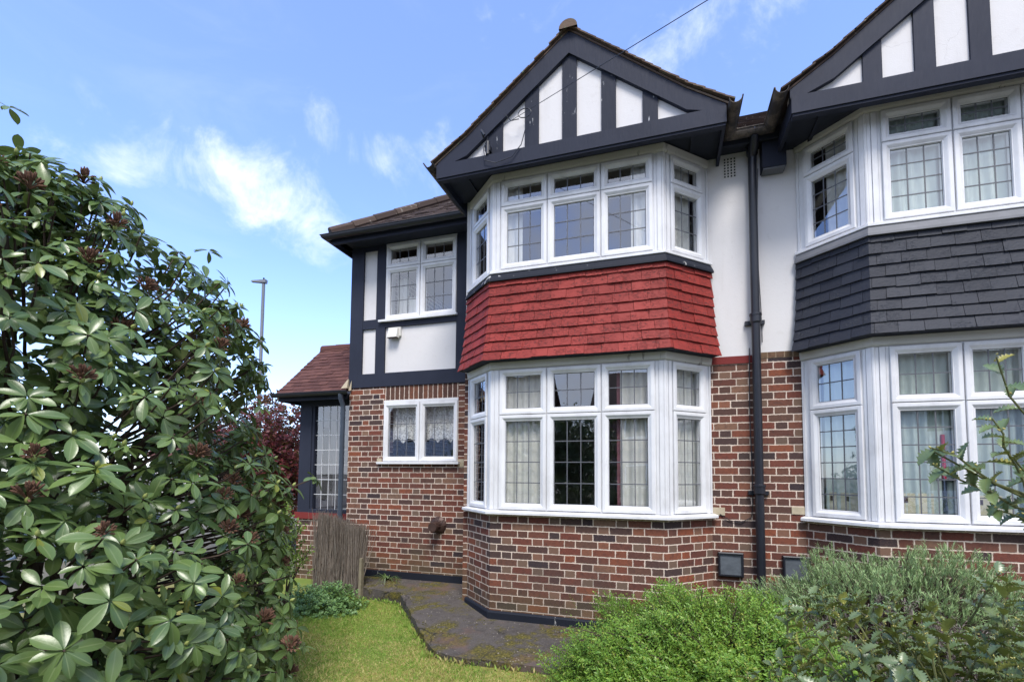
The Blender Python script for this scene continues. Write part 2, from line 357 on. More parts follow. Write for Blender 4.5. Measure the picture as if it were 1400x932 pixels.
def cloth(name,c,tr=.35,lace=False):
    m=bpy.data.materials.new(name); m.use_nodes=True; t=NT(m.node_tree); t.n.remove(t.n['Principled BSDF']); out=t.n['Material Output']; P=t.obj()
    d=t.new('ShaderNodeBsdfDiffuse'); d.inputs[0].default_value=(*c,1); tl=t.new('ShaderNodeBsdfTranslucent'); tl.inputs[0].default_value=(*c,1)
    mx=t.new('ShaderNodeMixShader'); mx.inputs[0].default_value=tr; t.l.new(d.outputs[0],mx.inputs[1]); t.l.new(tl.outputs[0],mx.inputs[2]); o=mx.outputs[0]
    if lace:
        vo=t.new('ShaderNodeTexVoronoi',feature='DISTANCE_TO_EDGE'); vo.inputs['Scale'].default_value=42; t.set(vo.inputs['Vector'],P)
        f=t.m('MULTIPLY',t.m('MULTIPLY',t.sm(vo.outputs[0],.05,.16),t.sm(t.noise(30,P,3),.42,.5)),.6)
        tp=t.new('ShaderNodeBsdfTransparent'); m2=t.new('ShaderNodeMixShader'); t.set(m2.inputs[0],f); t.l.new(o,m2.inputs[1]); t.l.new(tp.outputs[0],m2.inputs[2]); o=m2.outputs[0]
    t.l.new(o,out.inputs[0]); return m
M['curtain']=cloth('white_curtain_cloth',(.74,.74,.70),.15); M['sheer']=cloth('pale_sage_curtain_cloth',(.56,.65,.61),.15); M['lace']=cloth('lace_cloth',(.88,.88,.88),.15,True)
M['floral']=flat('pink_floral_edge',(.22,.09,.11),.8,.2,20,.6)
M['mauve']=cloth('mauve_cloth',(.36,.30,.36),.3)
M['porchin']=flat('painted_porch_wall',(.42,.42,.42),.9,.1)
M['steel']=flat('scratched_grey_plate',(.10,.115,.135),.35,.6,18,.6,.2,30)
M['rust']=flat('rusty_brown_metal',(.07,.04,.033),.55,.5,14,.6,.3,40,.3)
M['offwhite']=flat('weathered_white_plastic',(.62,.61,.57),.5,.4,20,.2)
M['ventclay']=flat('painted_air_brick',(.62,.61,.58),.8,.2,20,.15,.3)
M['dark']=flat('black_opening',(.004,.004,.005),.8,.1)
M['cement']=flat('cream_mortar',(.42,.36,.26),.9,.2,12,.3,.5,40)
# ------------------------------------------------------------------ ground
def ground_mat():
    t,b,fin=material('garden_soil_and_turf'); P=t.geo(); n=t.noise(1.1,P,4); n2_=t.noise(30,P,4)
    c=t.mix(t.sm(n,.38,.62),(.30,.28,.08),(.17,.24,.05)); c=t.mix(t.m('MULTIPLY',n2_,.5),c,(.045,.05,.014))
    q=t.sep(P); far=t.m('MAXIMUM',t.sm(t.m('ABSOLUTE',t.m('ADD',q[0],1.)),3.2,5.5),t.sm(t.m('ABSOLUTE',t.m('ADD',q[1],1.5)),2.2,3.4)); c=t.mix(far,c,t.mix(n,(.13,.125,.09),(.17,.155,.13)))
    return fin(c,.95,t.bump(n2_,.7,.02),.1)
g=MB(); GZ=-.36
xs=[-300,-60,-20,-8,-4,-2,0,2,4,8,20,60,300]
for i in range(len(xs)-1):
    for j in range(len(xs)-1): g.poly([(xs[i],xs[j],GZ),(xs[i+1],xs[j],GZ),(xs[i+1],xs[j+1],GZ),(xs[i],xs[j+1],GZ)])
tag(g.build('ground',ground_mat()),'short lawn ground around the house','ground',kind='structure')
def path_mat():
    t,b,fin=material('mossy_concrete_path'); P=t.geo(); n=t.noise(2.6,P,6,.6); f=t.noise(55,P,5,.75); md=t.noise(9,P,6,.7)
    c=t.mix(t.noise(1.4,P,4,.6),(.050,.046,.046),(.115,.098,.085)); c=t.mix(t.m('MULTIPLY',t.sm(md,.42,.66),.55),c,(.040,.034,.030)); c=t.mix(t.m('MULTIPLY',t.sm(f,.5,.72),.45),c,(.19,.17,.15))
    ms=t.m('MULTIPLY',t.sm(n,.45,.56),t.sm(md,.36,.54)); c=t.mix(t.m('MULTIPLY',ms,.92),c,t.mix(t.sm(f,.38,.62),(.035,.034,.008),(.15,.125,.022)))
    rd=t.sm(t.noise(1.9,t.vm('ADD',P,(7.,3.,0.)),5,.6),.54,.66); c=t.mix(t.m('MULTIPLY',rd,.45),c,(.15,.085,.065))
    vo=t.new('ShaderNodeTexVoronoi'); vo.inputs['Scale'].default_value=26; t.set(vo.inputs['Vector'],P); sp=t.m('MULTIPLY',t.m('LESS_THAN',vo.outputs[0],.17),t.sm(t.noise(4,P,3),.50,.58)); c=t.mix(t.m('MULTIPLY',sp,.8),c,(.33,.30,.24))
    ck=t.new('ShaderNodeTexVoronoi',feature='DISTANCE_TO_EDGE'); ck.inputs['Scale'].default_value=.8; t.set(ck.inputs['Vector'],t.vm('ADD',P,t.vm('MULTIPLY',t.noise(6,P,4,out=1),(.22,.22,.0))))
    c=t.mix(t.m('MULTIPLY',t.m('MULTIPLY',t.m('LESS_THAN',ck.outputs[0],.0045),t.sm(t.noise(2.2,P,2),.42,.52)),.8),c,(.018,.017,.014))
    return fin(c,.85,t.bump(t.m('ADD',t.m('MULTIPLY',f,.35),t.m('ADD',md,t.m('MULTIPLY',ms,.8))),.8,.012),.3)
outer=[(-2.45,.30),(-2.05,.17),(-1.6,.10),(-1.38,.06),(-1.12,-.22),(-.98,-.42),(-.62,-.85),(-.34,-1.18),(-.16,-1.36),(.15,-1.40),(.75,-1.38),(1.6,-1.36),(2.66,-1.3)]
pm=MB(); rr=random.Random(3)
N=len(outer)
edge=[]
for i in range(N-1):
    for k in range(5):
        a,b=outer[i],outer[i+1]; f=k/5; edge.append((a[0]+(b[0]-a[0])*f+rr.uniform(-.012,.012),a[1]+(b[1]-a[1])*f+rr.uniform(-.012,.012)))
edge.append(outer[-1])
def inner(x,y):
    if x<-.45: return (max(x,-2.6)*1.0,.70)
    if x<0: return (-.45+(x+.45),.05-(x+.45)*1.0)
    if x<1.8: return (x,-.40)
    return (x,.03)
def pz(y): return -.19-(.67-y)*.055
ins=[inner(*e) for e in edge]
for (a,b,c,d) in zip(edge,edge[1:],ins,ins[1:]):
    m1=((a[0]*.5+c[0]*.5),(a[1]*.5+c[1]*.5)); m2=((b[0]*.5+d[0]*.5),(b[1]*.5+d[1]*.5))
    za,zb=pz(a[1]),pz(b[1]); zm1,zm2=pz(m1[1])+.008,pz(m2[1])+.008
    pm.poly([(*a,za),(*b,zb),(*m2,zm2),(*m1,zm1)]); pm.poly([(*m1,zm1),(*m2,zm2),(*d,pz(d[1])),(*c,pz(c[1]))])
    pm.poly([(a[0],a[1],GZ-.05),(b[0],b[1],GZ-.05),(*b,zb),(*a,za)])
tag(pm.build('path',path_mat()),'low mossy concrete path around the foot of the brick bay','path',kind='structure')
# ------------------------------------------------------------------ window builder
def window(parent,fr,u0,u1,z0,z1,ncols,transom,grid_top,grid_bot,depth=.065,lead='lead',mull=None,label=None,edge=.0):
    fm=MB(); us=mull if mull else [u0+(u1-u0)*i/ncols for i in range(ncols+1)]
    e=.030; tb=-depth
    # outer frame and mullions
    fr.box(fm,u0,u1,z1-e,z1,tb,0.004); fr.box(fm,u0,u1,z0,z0+e,tb,0.004)
    fr.box(fm,u0,u0+e,z0+e,z1-e,tb,0.003); fr.box(fm,u1-e,u1,z0+e,z1-e,tb,0.003)
    for m in us[1:-1]: fr.box(fm,m-.026,m+.026,z0+e,z1-e,tb,.002)
    if transom: 
        for a,b in zip(us,us[1:]): fr.box(fm,a+e*.9,b-e*.9,transom-.026,transom+.026,tb,.001)
    win=fm.build('window',M['upvc'],parent)
    if label: win['label']=label
    g=.006
    for a,b in zip(us,us[1:]):
        spans=[(z0+g,z1-g,grid_bot)] if not transom else [(z0+g,transom-g*.6,grid_bot),(transom+g*.6,z1-g,grid_top)]
        for (za,zb,(nc,nr)) in spans:
            a2,b2=a+g,b-g
            sm_=MB(); fr.ring(sm_,a2,b2,za,zb,[(0,.005),(0,.020),(.004,.024),(.030,.024),(.036,.021),(.056,.006),(.062,.006),(.066,-.010),(.066,-.05)])
            sm_.build('sash',M['upvc'],win)
            i=.064; ga,gb,gz0,gz1=a2+i,b2-i,za+i,zb-i
            gm=MB(); gm.poly([fr.P(ga,-.012,gz0),fr.P(gb,-.012,gz0),fr.P(gb,-.012,gz1),fr.P(ga,-.012,gz1)]); gm.build('glass_pane',M['glass'],win)
            lm=MB(); w_=.0048
            for c in range(1,nc):
                x=ga+(gb-ga)*c/nc; fr.box(lm,x-w_,x+w_,gz0,gz1,-.0115,-.0085)
            for r_ in range(1,nr):
                z=gz0+(gz1-gz0)*r_/nr+random.uniform(-.001,.001); fr.box(lm,ga,gb,z-w_,z+w_,-.0115,-.0078)
            gk=.006
            # rubber gasket round the pane
            for (q0,q1,q2,q3) in ((ga,gb,gz0,gz0+gk),(ga,gb,gz1-gk,gz1)): fr.box(lm,q0,q1,q2,q3,-.0115,-.0095)
            for (q0,q1) in ((ga,ga+gk),(gb-gk,gb)): fr.box(lm,q0,q1,gz0+gk,gz1-gk,-.0115,-.0095)
            lm.build('leading',M[lead],win)
    return win
def curtain(name,fr,u0,u1,z0,z1,t,mat,amp=.016,wl=.085,label='',cat='curtain',group=None,seed=0,scallop=0,gather=None):
    mb=MB(); n=int((u1-u0)/.008)+2; rows=10; rn=random.Random(seed); ph=rn.uniform(0,6)
    pts=[]
    for r_ in range(rows+1):
        fz=r_/rows; row=[]
        for i in range(n+1):
            s=i/n; u=u0+(u1-u0)*s
            if gather:   # pulled towards one side lower down
                k=1-gather*math.sin((1-fz)*math.pi*.9)*.5; u=u0+(u1-u0)*s*k
            a=amp*(.55+.45*(1-fz)); t2=t+a*math.sin(u/wl*2*math.pi+ph+.9*math.sin(u*7+ph))+a*.4*math.sin(u/wl*4.3+fz*1.5)
            zb=z0+(scallop*abs(math.sin(s*math.pi*2.5+.3)) if scallop else 0)
            row.append(fr.P(u,t2,zb+(z1-zb)*fz))
        pts.append(row)
    for r_ in range(rows):
        for i in range(n): mb.poly([pts[r_][i],pts[r_][i+1],pts[r_+1][i+1],pts[r_+1][i]])
    o=mb.build(name,mat,None,smooth=True); o.data.update(); return tag(o,label,cat,group)
# ------------------------------------------------------------------ tile hanging
def hang(parent,pts,z0,z1,rows,mat,name,flare=.10,tw=.165,base=.035,seed=1):
    rn=random.Random(seed); mb=MB(); gauge=(z1-z0)/rows
    L=[0]
    for a,b in zip(pts,pts[1:]): L.append(L[-1]+math.hypot(b[0]-a[0],b[1]-a[1]))
    def P(u,t,z):
        q=path_off(pts,t)
        for i in range(len(L)-1):
            if u<=L[i+1]+1e-6 or i==len(L)-2:
                f=(u-L[i])/(L[i+1]-L[i]); return (q[i].x+(q[i+1].x-q[i].x)*f,q[i].y+(q[i+1].y-q[i].y)*f,z)
    def off(z):
        k=max(0,min(1,(z1-z)/(z1-z0))); return base+flare*(.25*k+.75*k**3)
    for r_ in range(rows):
        za=z0+r_*gauge; zb=min(za+gauge*1.12,z1)
        tb=off(za)+.022; tt=off(min(zb,z1))+.006
        u=-(tw*.5 if r_%2 else 0)-.02+rn.uniform(-.01,.01)
        while u<L[-1]:
            wdt=tw*rn.uniform(.93,1.07); a=max(0,u+.0014); b=min(L[-1],u+wdt-.0014); u+=wdt
            if b-a<.02: continue
            cols=[a]+[l for l in L[1:-1] if a+.002<l<b-.002]+[b]
            dz=rn.uniform(-.0045,.0045); dt=rn.uniform(-.003,.004); dt2=dt+rn.uniform(-.003,.003)
            for ci,(c0,c1) in enumerate(zip(cols,cols[1:])):
                th=.013
                p=[P(c0,tb+dt,za+dz),P(c1,tb+dt2,za+dz),P(c1,tb+dt2-th,za+dz),P(c0,tb+dt-th,za+dz),
                   P(c0,tt+dt*.3,zb),P(c1,tt+dt2*.3,zb),P(c1,tt-th,zb),P(c0,tt-th,zb)]
                mb.hexa(p)
    o=mb.build(name,mat,parent,bevel=0)
    bk=MB(); sweep(bk,pts,rect(-.06,base-.012,z0+.02,z1)); sweep(bk,pts,[(base+flare-.005,z0+.004),(base+.02,z0+.35),(-.05,z0+.35),(-.05,z0+.004)])
    bk.build('skirt_backing',M['soffit'],parent)
    return o
def tiles(mb,O,U,V,ulo,uhi,vmax,gauge=.1,tw=.165,th=.013,lift=.018,seed=0,sag=0):
    rn=random.Random(seed); O=Vector(O);U=Vector(U).normalized();V=Vector(V).normalized();N=U.cross(V).normalized()
    r_=0
    while r_*gauge<vmax:
        v0=r_*gauge; v1=min(v0+gauge*1.18,vmax); lo,hi=ulo(v0),uhi(v0); u=lo-(tw/2 if r_%2 else 0)
        while u<hi:
            wd=tw*rn.uniform(.97,1.03); a=max(lo,u+.0015);b=min(hi,u+wd-.0015);u+=wd
            if b-a<.015: continue
            j=rn.uniform(-.004,.004); j2=j+rn.uniform(-.003,.003); dv=rn.uniform(-.004,.004)
            f=lambda uu,vv,h: tuple(O+U*uu+V*vv+N*h)
            lo2,hi2=ulo(v1),uhi(v1); a2=max(lo2,a) if lo2>lo else a; b2=min(hi2,b) if hi2<hi else b
            if b2<=a2: b2=a2+.002
            mb.hexa([f(a,v0+dv,lift+j-th),f(b,v0+dv,lift+j2-th),f(b2,v1,-th*.2),f(a2,v1,-th*.2),
                     f(a,v0+dv,lift+j),f(b,v0+dv,lift+j2),f(b2,v1,th*.8),f(a2,v1,th*.8)])
        r_+=1
def halfround(mb,pts,r=.055,n=8,th=.004):
    """open gutter channel along a horizontal polyline (mitred)"""
    p2=[(p[0],p[1]) for p in pts]; z=pts[0][2]
    prof=[]
    for k in range(n+1):
        a=math.pi+math.pi*k/n; prof.append((r*math.cos(a),z+r*math.sin(a)))
    prof.append((r+.010,z+.002)); prof.append((r+.010,z+.008)); prof.append((r-.003,z+.008))
    for k in range(n,-1,-1):
        a=math.pi+math.pi*k/n; prof.append(((r-th)*math.cos(a),z+(r-th)*math.sin(a)))
    prof.append((-r,z))
    sweep(mb,p2,prof)
# ------------------------------------------------------------------ one bay house front
RUN,DEP=.4428,.4275
def ribs(fr,mb,u0,u1,z0,z1):
    w_=(u1-u0); fr.box(mb,u0+w_*.08,u0+w_*.36,z0,z1,-.01,.007); fr.box(mb,u0+w_*.44,u0+w_*.92,z0,z1,-.01,.013)
def bay(house,x0,w,hung_mat,hung_name,grids,fl_mat,lead='lead',mulls=None,seed=1):
    F1=(x0,-DEP);F2=(x0+w,-DEP);W1=(x0-RUN,0);W2=(x0+w+RUN,0); pts=[W1,F1,F2,W2]; sl=math.hypot(RUN,DEP)
    front=Fr(F1,(1,0)); left=Fr(W1,(RUN,-DEP)); right=Fr(F2,(RUN,DEP))
    # brick plinth of the bay
    bw=MB(); sweep(bw,pts,rect(-.11,0,-.42,.845),uoff=.05); bw.build('bay_brick_wall',M['brick'],house)
    pl=MB(); sweep(pl,pts,[(.03,-.42),(.03,-.185),(.022,-.172),(.002,-.168),(.002,-.42)]); pl.build('plinth',M['flashdark'],house)
    for lev,(z0,z1,tr,gt,gb) in enumerate(((.888,2.385,1.895,grids[0],grids[1]),(3.49,4.49,4.195,grids[2],grids[3]))):
        ms=[x-x0 for x in mulls] if mulls else None
        window(house,front,.092,w-.092,z0,z1,3,tr,gt,gb,mull=ms,lead=lead)
        window(house,left,.075,sl-.085,z0,z1,1,tr,gt,gb,lead=lead); window(house,right,.085,sl-.075,z0,z1,1,tr,gt,gb,lead=lead)
        for fa_,ua,ub,fc_,uc,ud,cc_,in0,in1 in ((left,sl-.085,sl-.004,front,.004,.092,F1,0,0),(front,w-.092,w-.004,right,.004,.085,F2,0,0)):
            tm=MB(); fa_.box(tm,ua,ub,z0,z1,-.06,0); ribs(fa_,tm,ua+.002,ub-.002,z0+.001,z1-.001); fc_.box(tm,uc,ud,z0,z1,-.06,0); ribs(fc_,tm,uc+.002,ud-.002,z0+.001,z1-.001)
            tm.tube([(cc_[0],cc_[1]+.004,z0),(cc_[0],cc_[1]+.004,z1)],.016,10); tm.build('corner_post',M['upvc'],house)
        tm=MB(); left.box(tm,0.0,.075,z0,z1,-.06,.004); left.box(tm,.006,.028,z0,z1,.004,.016); tm.build('frame_strip',M['upvc'],house)
        tm=MB(); right.box(tm,sl-.075,sl,z0,z1,-.06,.004); right.box(tm,sl-.028,sl-.006,z0,z1,.004,.016); tm.build('frame_strip',M['upvc'],house)
        hd=MB(); hz=z1+.002
        sweep(hd,pts,[(-.07,hz),(.004,hz),(.020,hz+.010),(.026,hz+.022),(.034,hz+.078),(.020,hz+.092),(-.07,hz+.092)])
        hd.build('head_trim',M['trim'],house)
    # sills
    for zt,pr,nm in ((3.488,.048,'upper_sill'),(.886,.075,'lower_sill')):
        s_=MB(); sp=[(W1[0]-.03,.028)]+pts[1:3]+[(W2[0]+.03,.028)]
        sp=[(W1[0]-.004,.004),F1,F2,(W2[0]+.004,.004)]
        sweep(s_,sp,[(-.06,zt-.03),(pr-.006,zt-.045),(pr,zt-.041),(pr,zt-.018),(pr-.008,zt-.012),(.0,zt),(-.06,zt)]); s_.build('sill',M['upvc'],house,smooth=False)
    # flashing and tile hanging
    fl=MB(); sweep(fl,pts,[(-.06,3.36),(.078,3.350),(.074,3.372),(.036,3.442),(-.06,3.442)]); fl.build('flashing',fl_mat,house)
    hang(house,pts,2.468,3.40,9,hung_mat,hung_name,seed=seed)
    # bay ceiling / floors
    cf=MB()
    for z in (2.42,2.52): cf.poly([(*p,z) for p in (W1,F1,F2,W2)])
    cf.poly([(*p,4.578) for p in (W1,F1,F2,W2)])
    cf.build('ceiling',M['void'],house)
    return front,left,right,sl
def gable(house,cx,yp,zt,half,ridge_z,studs,mid_slope,worn,seed,depth=3.2,eavez=4.70,roofm='roof'):
    """mock-timber gable wall, boards, soffit and tiled roof"""
    # outline: main slope then a flatter kick at the eaves
    k1=half-.36; z1=ridge_z-mid_slope*k1; ze=eavez
    def oz(dx):
        dx=abs(dx)
        return ridge_z-mid_slope*dx if dx<k1 else z1-(z1-ze)*(dx-k1)/(half+.03-k1)
    zr=ridge_z-.02
    wl=MB(); a=half-.03
    prof=[(-a,zt-.10)]+[(x,oz(x)-.05) for x in (-a,-k1,0,k1,a)]+[(a,zt-.10)]
    f=[(cx+x,yp,z) for x,z in prof]; b=[(cx+x,yp+.10,z) for x,z in prof]
    wl.poly(f); wl.poly(b[::-1])
    for i in range(len(f)): j=(i+1)%len(f); wl.poly([f[i],b[i],b[j],f[j]])
    wl.build('gable_wall',M['render'],house)
    for x0,x1 in studs:
        st=MB(); zt0=oz(x0-cx)-.17; zt1=oz(x1-cx)-.17
        p=[(x0,yp-.022,zt-.02),(x1,yp-.022,zt-.02),(x1,yp+.01,zt-.02),(x0,yp+.01,zt-.02)]
        st.hexa(p+[(x0,yp-.022,zt0),(x1,yp-.022,zt1),(x1,yp+.01,zt1),(x0,yp+.01,zt0)]); st.build('timber_stud',M['timber_worn'] if worn else M['timber'],house,bevel=.004)
    for s in (-1,1):
        bb=MB(); xs_=[0,k1*.5,k1,half-.02]
        up=[(cx+s*x,oz(x)-.035) for x in xs_]; wd=[.235,.22,.205,.20]
        lo=[(cx+s*x,oz(x)-.035-w_) for x,w_ in zip(xs_,wd)]
        lo=[(x,max(z,zt-.03)) for x,z in lo]
        y0,y1=yp-.050+(.002 if s>0 else 0),yp-.002
        for i in range(3):
            q=[(lo[i][0],y0,lo[i][1]),(lo[i+1][0],y0,lo[i+1][1]),(lo[i+1][0],y1,lo[i+1][1]),(lo[i][0],y1,lo[i][1]),(up[i][0],y0,up[i][1]),(up[i+1][0],y0,up[i+1][1]),(up[i+1][0],y1,up[i+1][1]),(up[i][0],y1,up[i][1])]
            bb.hexa(q)
        bb.build('bargeboard',M['timber'],house)
    bm=MB(); bm.box(cx-half+.02,cx+half-.02,yp-.085,yp+.02,zt-.155,zt); bm.build('tie_beam',M['timber'],house,bevel=.006)
    tr=MB(); tr.box(cx-half+.03,cx+half-.03,yp-.072,yp-.01,zt-.178,zt-.153); tr.build('beam_moulding',M['timber'],house,bevel=.004)
    sf=MB(); sf.box(cx-half+.03,cx+half-.03,yp+.02,-.0,zt-.062,zt-.03); sf.build('soffit',M['soffit'],house)
    for s in (-1,1):
        fb_=MB(); x=cx+s*(half-.02); fb_.box(min(x,x-s*.03),max(x,x-s*.03),yp+.02,depth*.2,zt-.15,zt+.01); 
        fb_.build('fascia',M['timber'],house)
        wl2=MB(); x=cx+s*(half-.30); wl2.box(x-.015,x+.015,yp+.022,-.005,zt-.085,zt-.063); wl2.build('soffit_batten',M['soffit'],house)
        # roof slopes
        rm=MB(); ev=half+.05
        V=Vector((-s*(ev-k1),0,z1-ze)); L1=V.length; U=Vector((0,-s,0)) if s<0 else Vector((0,1,0))
        U=Vector((0,-1,0)) if s<0 else Vector((0,1,0))
        oy=yp-.085
        O1=Vector((cx+s*ev,oy if s>0 else oy+depth,ze)); 
        if s<0: O1=Vector((cx+s*ev,oy+depth,ze))
        tiles(rm,O1,U,V,lambda v:0,lambda v:depth,L1+.02,seed=seed)
        V2=Vector((-s*k1,0,ridge_z-z1)); O2=Vector((cx+s*k1,O1.y,z1)); tiles(rm,O2,U,V2,lambda v:0,lambda v:depth,V2.length,seed=seed+3)
        # deck under the tiles
        d0=.012
        for (xa,za,xb,zb) in ((ev-.02,ze,k1,z1),(k1,z1,0,ridge_z)):
            q=[(cx+s*xa,oy+.03,za-.03),(cx+s*xb,oy+.03,zb-.03),(cx+s*xb,oy+depth,zb-.03),(cx+s*xa,oy+depth,za-.03)]
            rm.hexa(q+[(x,y,z+.02) for x,y,z in q])
        rf=rm.build('roof',M[roofm],house)
        if s<0:
            rd=MB(); y=oy-.02; k=0
            while y<oy+depth:
                r_=.09; pts=[]
                for yy,dr in ((y,.006),(y+.30,0)):
                    pts.append([(cx+(r_+dr)*math.cos(a),yy,ridge_z-.045+(r_+dr)*.95*math.sin(a)) for a in [math.pi*q/10 for q in range(11)]])
                for q in range(10): rd.poly([pts[0][q],pts[1][q],pts[1][q+1],pts[0][q+1]])
                rd.poly(pts[0]); y+=.3
            rd.build('ridge_tiles',M[roofm],rf)
def mullwall(mb,fr,rects,t0,t1,swap=False):
    for (u0,u1,z0,z1) in rects: fr.box(mb,u0,u1,z0,z1,t0,t1,swap)
# ================================================================== LEFT HOUSE
A=empty('semi_detached_house',(0,0,0)); tag(A,'nearer left house with red tile hanging on its bay, timbered wing and small side porch','house')
SPL=2.655
f0,l0,r0,SL=bay(A,0.0,1.7945,M['redtile'],'tile_hanging',[(3,2),(3,4),(3,1),(3,3)],M['flashdark'],mulls=[.092,.618,1.183,1.7025],seed=5)
wx2=1.7945+RUN
main=Fr((0,0),(1,0))
mb=MB(); main.box(mb,wx2,SPL,-.45,2.402,-.25,0); mb.build('brick_wall',M['brick'],A)
mb=MB(); main.box(mb,wx2,SPL-.0,2.402,2.478,-.25,.012); mb.build('red_band',M['redband'],A)
mb=MB(); main.box(mb,wx2,SPL,2.478,4.66,-.25,.004); mb.build('render_wall',M['render'],A)
mb=MB(); mb.box(-.50,-RUN,.0,.673,-.45,2.5); mb.build('return_wall',M['brick'],A); mb=MB(); mb.box(-.50,-RUN,.0,.673,2.5,4.7); mb.build('upper_return_wall',M['render'],A)
E_=.673; wing=Fr((0,E_),(1,0))
WX0=-2.64
win1=(-2.045,-.885,1.425,2.30); win2=(-2.06,-.935,3.475,4.60)
mb=MB(); x0,x1,z0,z1=win1
mullwall(mb,wing,[(WX0,x0,-.45,2.52),(x1,-.44,-.45,2.52),(x0,x1,-.45,z0-.02)],-.25,0); mb.build('wing_brick_wall',M['brick'],A)
mb=MB(); wing.box(mb,x0,x1,2.30,2.52,-.25,.001,swap=True); mb.build('soldier_course',M['soldier'],A)
mb=MB(); x0,x1,z0,z1=win2
mullwall(mb,wing,[(WX0,x0,2.52,4.66),(x1,-.44,2.52,4.66),(x0,x1,2.52,z0),(x0,x1,z1,4.66)],-.25,-.02); mb.build('wing_render_wall',M['render'],A)
# timber boards of the wing
tms=[(WX0-.012,-2.44,2.70,4.66,.012),(-2.215,-2.06,2.70,4.60,.010),(-.935,-.79,2.70,4.64,.010),(WX0-.014,-.46,2.505,2.70,.018),(-2.44,-2.215,3.365,3.50,.008),(-2.06,-.935,3.366,3.475,.008),(-.79,-.45,3.366,3.47,.008),(-2.44,-.45,4.60,4.70,.008),(-2.44,-2.215,4.54,4.60,.007)]
for u0,u1,z0,z1,t in tms:
    mb=MB(); wing.box(mb,u0,u1,z0,z1,-.02,t); mb.build('timber_board',M['timber'],A,bevel=.004)
mb=MB(); mb.box(WX0-.012,WX0+.01,E_+.0,3.5,2.505,4.66); mb.build('side_cladding',M['timber'],A)
w1=window(A,wing,win1[0]+.0,win1[1],win1[2],2.262,2,None,None,(3,3)); w2=window(A,wing,win2[0],win2[1],win2[2],win2[3]-.015,2,4.235,(3,1),(3,3))
mb=MB(); wing.box(mb,win1[0],win1[1],2.262,2.30,-.06,.012); mb.build('head_trim',M['upvc'],A)
mb=MB(); wing.box(mb,win2[0],win2[1],win2[3]-.015,win2[3],-.06,.016); mb.build('head_trim',M['upvc'],A)
for (u0,u1,zt,pr) in ((win1[0]-.075,win1[1]+.035,1.425,.06),(win2[0]-.09,win2[1]+.02,3.475,.055)):
    mb=MB(); wing.box(mb,u0,u1,zt-.032,zt-.002,-.05,pr); mb.build('sill',M['upvc'],A,bevel=.004)
mb=MB(); wing.box(mb,win1[0]-.10,win1[0]-.02,1.405,1.475,-.02,.006); wing.box(mb,win1[1]+.004,win1[1]+.09,1.355,1.46,-.02,.007)
main.box(mb,wx2+.004,wx2+.12,.868,.945,-.02,.010); mb.build('sill_mortar',M['cement'],A,bevel=.01)
mb=MB(); wing.box(mb,WX0,-.44,-.45,-.100,-.03,.022); mb.build('plinth',M['flashdark'],A,bevel=.008)
# hidden side and back walls, floors
mb=MB(); mb.box(WX0,WX0+.2,E_+.25,7,-.45,4.66); mb.box(WX0,SPL,7,7.25,-.45,4.66); mb.build('side_wall',M['brick'],A)
mb=MB()
for za,zb in ((2.43,2.51),(4.67,4.72),(-.1,-.04)): mb.box(-.44,SPL-.1,0.02,7,za,zb); mb.box(WX0+.2,-.44,E_+.2,7,za,zb)
if 1: pass; mb.build('floor',M['plasterin'],A)
mb=MB(); mb.box(-.44,-.36,.7,4,-.1,4.66); mb.box(WX0+.2,2.6,3.6,3.7,-.1,4.66); mb.box(2.5,2.655,.26,4,-.1,4.66); mb.build('interior_wall',M['void'],A)
gable(A,.890,-.60,4.655,1.49,5.865,[(.0,.168),(.415,.565),(.815,.965),(1.215,1.36),(1.615,1.76)],.80,True,20,depth=3.4,roofm='roofmoss')
# wing roof: eaves, soffit, hip and tiles
mb=MB(); mb.box(WX0-.10,-.50,.38,E_+.02,4.61,4.63); mb.box(WX0-.10,WX0,.38,6.5,4.61,4.63); mb.build('wing_soffit',M['soffit'],A)
mb=MB(); mb.box(WX0-.10,-.60,.35,.38,4.545,4.66); mb.box(WX0-.13,WX0-.10,.35,6.5,4.545,4.66); mb.build('wing_fascia',M['timber'],A)
ex,ey,ez=WX0-.14,.33,4.675
sl_=.80; V=Vector((0,1,sl_)); vk=math.sqrt(1+sl_*sl_)
mb=MB(); tiles(mb,(ex,ey,ez),(1,0,0),V,lambda v:v/vk,lambda v:5.3,3.6*vk,seed=31)
V2=Vector((1,0,sl_)); tiles(mb,(ex,ey+8,ez),(0,-1,0),V2,lambda v:0,lambda v:8-v/vk,3.6*vk,seed=32)
q=[(ex+.03,ey+.03,ez-.03),(2.65,ey+.03,ez-.03),(2.65,ey+3.6,ez-.03+3.57*sl_),(ex+3.6,ey+3.6,ez-.03+3.57*sl_)]
mb.hexa(q+[(x,y,z+.022) for x,y,z in q])
q=[(ex+.03,ey+8,ez-.03),(ex+.03,ey+.03,ez-.03),(ex+3.6,ey+3.6,ez-.03+3.57*sl_),(ex+3.6,ey+8,ez-.03+3.57*sl_)]
mb.hexa(q+[(x,y,z+.022) for x,y,z in q])
wr=mb.build('wing_roof',M['roof'],A)
mb=MB(); k=0
while k<3.4:
    a=Vector((ex+k,ey+k,ez+k*sl_+.03)); b=a+Vector((.24,.24,.24*sl_)); mb.tube([a,b],.0,8,rs=[.088,.078]); k+=.22
mb.build('hip_tiles',M['roof'],wr)
mb=MB(); halfround(mb,[(ex-.045,6.0,4.65),(ex-.045,.285,4.65),(-.66,.285,4.65)]); mb.build('gutter',M['blackpipe'],A,smooth=True)
